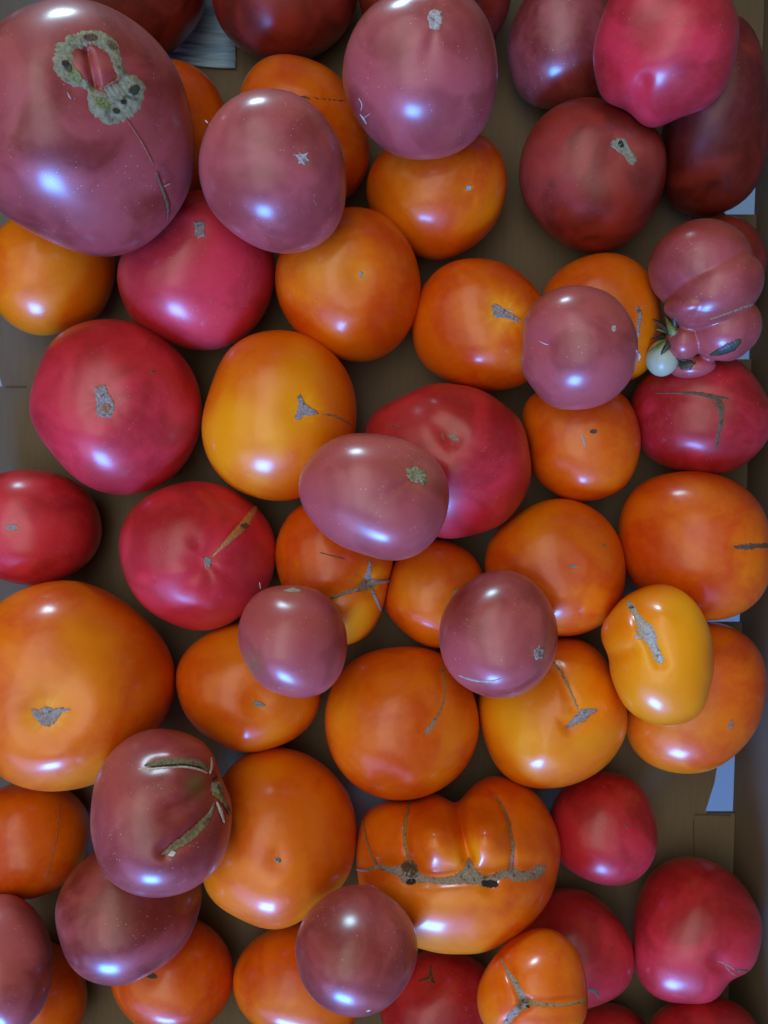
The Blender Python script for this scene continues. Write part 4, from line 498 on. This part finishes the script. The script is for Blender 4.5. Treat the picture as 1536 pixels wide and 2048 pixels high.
def strip(sh, parent, kind, poly, base):
    """a corky seam of changing width, following the skin"""
    P = np.array(poly)
    seg = np.hypot(*np.diff(P[:, :2], axis=0).T)
    L = np.concatenate([[0], np.cumsum(seg)])
    step = 0.00045 if L[-1] < 0.02 else 0.0006
    n = max(6, int(L[-1] / step))
    x = np.linspace(0, L[-1], n)
    def cat(y):
        g = np.gradient(y, L) if len(L) > 2 else np.full(2, (y[1] - y[0]) / L[1])
        i = np.clip(np.searchsorted(L, x) - 1, 0, len(L) - 2)
        hh = L[i + 1] - L[i]; q = (x - L[i]) / hh
        return (2*q**3-3*q**2+1)*y[i] + (q**3-2*q**2+q)*hh*g[i] + (-2*q**3+3*q**2)*y[i+1] + (q**3-q**2)*hh*g[i+1]
    cx, cy, w = cat(P[:, 0]), cat(P[:, 1]), np.maximum(np.interp(x, L, P[:, 2]), 0.0002)
    tx, ty = np.gradient(cx), np.gradient(cy)
    ln = np.hypot(tx, ty) + 1e-9
    nx, ny = -ty / ln, tx / ln
    jag = {'thread': .38, 'cork': .26, 'green': .16, 'brown': .3}.get(kind, .15)
    cols = (-1, -.62, -.2, .2, .62, 1)
    hi = min(0.0003, float(w.max()) * 0.12) * (.45 if kind in ('olive', 'brown', 'tan', 'thread') else 1)
    pts, h = [], []
    endt = np.minimum(1, np.minimum(np.arange(n), np.arange(n)[::-1]) / 2.0 + .25)
    beads = 0.75 + 0.45 * np.sin(np.arange(n) * (1.9 if kind == 'thread' else .9)) ** 2
    for i in range(n):
        wl = w[i] * .5 * endt[i] * (1 + rng.uniform(-jag, jag)) * (beads[i] if kind == 'thread' else 1)
        wr = w[i] * .5 * endt[i] * (1 + rng.uniform(-jag, jag)) * (beads[i] if kind == 'thread' else 1)
        for k in cols:
            ww = wl if k < 0 else wr
            pts.append((cx[i] + nx[i] * ww * k, cy[i] + ny[i] * ww * k))
            h.append(base + (-0.0002 if abs(k) == 1 else hi * (0.4 + 0.8 * rng.rand()) * beads[i]))
    V = lift(sh, pts, h)
    m = len(cols)
    Fc = [(i * m + k, (i + 1) * m + k, (i + 1) * m + k + 1, i * m + k + 1) for i in range(n - 1) for k in range(m - 1)]
    nm = SCAR_NAME[kind]
    if kind in ('cork', 'brown'):
        nm = {'cork': 'corky_crack', 'brown': 'brown_crack'}[kind]
    o = mesh_obj(nm, V, Fc, SCAR[kind], parent)
    rim_attr(o, [1.0, .35, 0, 0, .35, 1.0] * n)
    return o

# ---------------------------------------------------------------- box and what it stands over
def plain_mat(name, colr, rough=.7):
    m, nt, p = new_mat(name)
    p.inputs['Base Color'].default_value = (*colr, 1)
    p.inputs['Roughness'].default_value = rough
    return m

def cardboard(name, a, b, flute_axis=1):
    m, nt, p = new_mat(name)
    tc = N(nt, 'ShaderNodeTexCoord')
    mp = N(nt, 'ShaderNodeMapping'); mp.inputs['Scale'].default_value = (40, 420, 60) if flute_axis == 0 else (420, 40, 60)
    nt.links.new(tc.outputs['Object'], mp.inputs[0])
    fib = N(nt, 'ShaderNodeTexNoise'); fib.inputs['Scale'].default_value = 1.0; fib.inputs['Detail'].default_value = 5
    nt.links.new(mp.outputs[0], fib.inputs['Vector'])
    blot = N(nt, 'ShaderNodeTexNoise'); blot.inputs['Scale'].default_value = 22; blot.inputs['Detail'].default_value = 4
    nt.links.new(tc.outputs['Object'], blot.inputs['Vector'])
    c = mixc(nt, smooth(nt, fib.outputs['Fac'], .3, .7), a, b)
    c = mixc(nt, math_n(nt, 'MULTIPLY', smooth(nt, blot.outputs['Fac'], .5, .75), .35), c, tuple(x * .7 for x in a))
    nt.links.new(c, p.inputs['Base Color'])
    p.inputs['Roughness'].default_value = .8
    wv = N(nt, 'ShaderNodeTexWave'); wv.bands_direction = 'X' if flute_axis else 'Y'
    wv.inputs['Scale'].default_value = 70; wv.inputs['Distortion'].default_value = .6
    nt.links.new(tc.outputs['Object'], wv.inputs['Vector'])
    h = math_n(nt, 'MULTIPLY_ADD', wv.outputs['Fac'], .12, math_n(nt, 'MULTIPLY', fib.outputs['Fac'], .4))
    bp = N(nt, 'ShaderNodeBump'); bp.inputs['Strength'].default_value = .35; bp.inputs['Distance'].default_value = .0006
    nt.links.new(h, bp.inputs['Height']); nt.links.new(bp.outputs[0], p.inputs['Normal'])
    return m

CARD = cardboard('brown_cardboard', (0.185, 0.15, 0.093), (0.172, 0.137, 0.084))
CREASE = cardboard('cut_cardboard_edge', (0.11, 0.085, 0.052), (0.085, 0.066, 0.042))

def prism(name, poly, z0, z1, mat, parent=None):
    n = len(poly)
    V = [(x, y, z1) for x, y in poly] + [(x, y, z0) for x, y in poly]
    Fc = [tuple(range(n)), tuple(range(2 * n - 1, n - 1, -1))]
    Fc += [(i, i + n, (i + 1) % n + n, (i + 1) % n) for i in range(n)]
    o = mesh_obj(name, V, Fc, mat, parent, smooth_shade=False)
    return o

def right_x(y):      # the right wall stands slightly askew
    return 0.2298 + 0.036 * (y - 0.10)
LEFT_X = -0.2525
TOP_Y, BOTTOM_Y = 0.352, -0.350

box = bpy.data.objects.new('cardboard_box', None)
col.objects.link(box)
tag(box, 'open brown cardboard tray with slots along its floor edge holding all the tomatoes', 'box')
# floor with the die-cut slots along its left and right folds
slots_right = [(0.186, 0.222, 0.0205, 0.0205), (0.0955, 0.118, 0.019, 0.019), (-0.0690, -0.046, 0.0225, 0.020), (-0.1885, -0.150, 0.0185, 0.011)]
poly = [(LEFT_X, BOTTOM_Y), (right_x(BOTTOM_Y), BOTTOM_Y)]
for (y0, y1, d0, d1) in sorted(slots_right):
    poly += [(right_x(y0), y0), (right_x(y0) - d0 + .0015, y0), (right_x(y0) - d0, y0 + .0015), (right_x((y0 + y1) / 2) - (d0 + d1) / 2 + .0012, (y0 + y1) / 2), (right_x(y1) - d1, y1), (right_x(y1), y1)]
poly += [(right_x(TOP_Y), TOP_Y), (LEFT_X, TOP_Y)]
poly += [(LEFT_X, 0.087), (-0.2410, 0.087), (-0.2386, 0.0785), (LEFT_X, 0.0785)]
prism('floor_panel', poly, -0.004, 0.0, CARD, box)
def wall(name, p0, p1, h, out):
    (x0, y0), (x1, y1) = p0, p1
    ox, oy = out
    lean = .012
    V = [(x0, y0, -.004), (x1, y1, -.004), (x1 + ox * lean, y1 + oy * lean, h), (x0 + ox * lean, y0 + oy * lean, h)]
    V += [(x + ox * .0045, y + oy * .0045, z) for x, y, z in V]
    Fc = [(0, 1, 2, 3), (7, 6, 5, 4), (0, 4, 5, 1), (1, 5, 6, 2), (2, 6, 7, 3), (3, 7, 4, 0)]
    return mesh_obj(name, V, Fc, CARD, box, smooth_shade=False)
e = .0004
wall('wall_panel', (right_x(BOTTOM_Y) + e, BOTTOM_Y), (right_x(TOP_Y) + e, TOP_Y), 0.34, (1, 0))  # unseen upper part made taller than the other sides to darken the right
wall('wall_panel', (LEFT_X - e, TOP_Y), (LEFT_X - e, BOTTOM_Y), 0.10, (-1, 0))
wall('wall_panel', (right_x(TOP_Y), TOP_Y + e), (LEFT_X, TOP_Y + e), 0.14, (0, 1))
wall('wall_panel', (LEFT_X, BOTTOM_Y - e), (right_x(BOTTOM_Y), BOTTOM_Y - e), 0.10, (0, -1))
# knife lines beside two of the slots
def crease(pts, w):
    (x0, y0), (x1, y1) = pts
    if abs(x1 - x0) > abs(y1 - y0):
        q = [(x0, y0 - w), (x1, y1 - w), (x1, y1 + w), (x0, y0 + w)]
    else:
        q = [(x0 - w, y0), (x0 + w, y0), (x1 + w, y1), (x1 - w, y1)]
    prism('cut_line', q, -0.001, 0.0003, CREASE, box)
crease([(0.194, -0.1890), (0.2165, -0.1896)], .0005)
crease([(0.1935, -0.192), (0.1935, -0.222)], .00025)
crease([(-0.2365, 0.0780), (-0.2235, 0.0782)], .0005)

# window light on the box floor, painted blue on an added ribbed sheet
ribs = cardboard('painted_window_light', (0.50, 0.76, 0.97), (0.22, 0.48, 0.78), flute_axis=0)
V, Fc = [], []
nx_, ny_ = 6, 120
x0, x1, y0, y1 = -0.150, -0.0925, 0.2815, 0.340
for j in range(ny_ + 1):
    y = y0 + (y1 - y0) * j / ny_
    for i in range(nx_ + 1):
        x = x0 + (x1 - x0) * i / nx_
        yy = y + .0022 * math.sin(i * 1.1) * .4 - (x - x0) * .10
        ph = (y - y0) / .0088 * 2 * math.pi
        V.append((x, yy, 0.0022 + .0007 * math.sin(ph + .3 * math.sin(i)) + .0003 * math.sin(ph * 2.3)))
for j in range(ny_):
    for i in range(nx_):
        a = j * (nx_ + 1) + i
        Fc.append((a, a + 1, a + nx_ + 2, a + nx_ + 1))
light_patch = mesh_obj('ribbed_light_patch', V, Fc, ribs)
md = light_patch.modifiers.new('thickness', 'SOLIDIFY'); md.thickness = .0012; md.offset = -1
tag(light_patch, 'window light painted as a blue ribbed sheet on the box floor between two dark tomatoes at the top', 'light_patch')

# bench under the box and the pale room floor far below, seen through the slots
floor_m, nt, p = new_mat('pale_room_floor')
tc = N(nt, 'ShaderNodeTexCoord'); nz = N(nt, 'ShaderNodeTexNoise'); nz.inputs['Scale'].default_value = 6
nt.links.new(tc.outputs['Object'], nz.inputs['Vector'])
nt.links.new(mixc(nt, nz.outputs['Fac'], (0.26, 0.30, 0.31), (0.31, 0.35, 0.36)), p.inputs['Base Color'])
p.inputs['Roughness'].default_value = .55
room = prism('room_floor', [(-4, -4), (4, -4), (4, 4), (-4, 4)], -0.80, -0.72, floor_m)
room['kind'] = 'structure'
BENCH = plain_mat('dark_wood', (0.10, 0.065, 0.04))
bench = prism('bench_slab', [(-0.225, -0.40), (0.190, -0.40), (0.190, 0.40), (-0.225, 0.40)], -0.034, -0.0042, BENCH)
bench['kind'] = 'structure'
for x in (-.15, .12):
    for y in (-.3, .3):
        prism('bench_leg', [(x - .02, y - .02), (x + .02, y - .02), (x + .02, y + .02), (x - .02, y + .02)], -.7198, -.0342, BENCH, bench)

# ---------------------------------------------------------------- the tomatoes
NAME = {'orange': 'orange_tomato', 'crimson': 'crimson_tomato', 'purple': 'purple_tomato', 'red': 'red_tomato'}
GROUP = {'orange': 'orange tomatoes in the box', 'crimson': 'crimson pink tomatoes in the box', 'purple': 'dusky purple tomatoes in the box', 'red': 'dark red tomatoes in the box'}
for t in TOMATOES:
    sh = Shape(t)
    o = tomato_mesh(sh, NAME[t['kind']], SKIN[t['kind']])
    o.matrix_world = frame_matrix(t)
    o['ripe'] = float(t['ripe'])
    tag(o, t['label'], 'tomato', GROUP[t['kind']])
    for k, q in enumerate(t.get('scars', ())):
        (patch if q[0] == 'patch' else strip)(sh, o, q[1], q[2], 0.00006 + 0.00007 * k)
    for L in t.get('nubs', ()):
        V, Fc = ellipsoid(L)
        nub_m = rough_mat('pale_green_skin', (0.42, 0.46, 0.27), (0.37, 0.42, 0.22), (0.46, 0.34, 0.15), scale=60, bump=.05, rough=.35)
        nub = mesh_obj('green_nub', V, Fc, nub_m, o)
        nub['label'] = 'pale green round nub'
        # withered sepals standing between the nub and the lobes
        for s in range(7):
            ang = math.radians(100 + s * 22 + rng.uniform(-6, 6))
            bx, by, bz = L[0] + .006, L[1] + .0125, L[5] + .004
            ln, wd = rng.uniform(.011, .017), rng.uniform(.002, .003)
            V, Fc = [], []
            n = 9
            for i in range(n + 1):
                f = i / n
                cx, cy = bx + math.cos(ang) * ln * f, by + math.sin(ang) * ln * f
                cz = bz + .005 * math.sin(f * 2.6 + s) + .002 * f
                w = wd * (1 - f) ** .7 + .0001
                tx, ty = -math.sin(ang), math.cos(ang)
                V += [(cx + tx * w, cy + ty * w, cz - .0006), (cx, cy, cz + .0006), (cx - tx * w, cy - ty * w, cz - .0006)]
            for i in range(n):
                for c in (0, 1):
                    Fc.append((i * 3 + c, i * 3 + c + 1, i * 3 + c + 4, i * 3 + c + 3))
            sp = mesh_obj('sepal', V, Fc, SCAR['leaf'] if s % 2 else SCAR['leafdark'], o)
            md = sp.modifiers.new('thickness', 'SOLIDIFY'); md.thickness = .0005
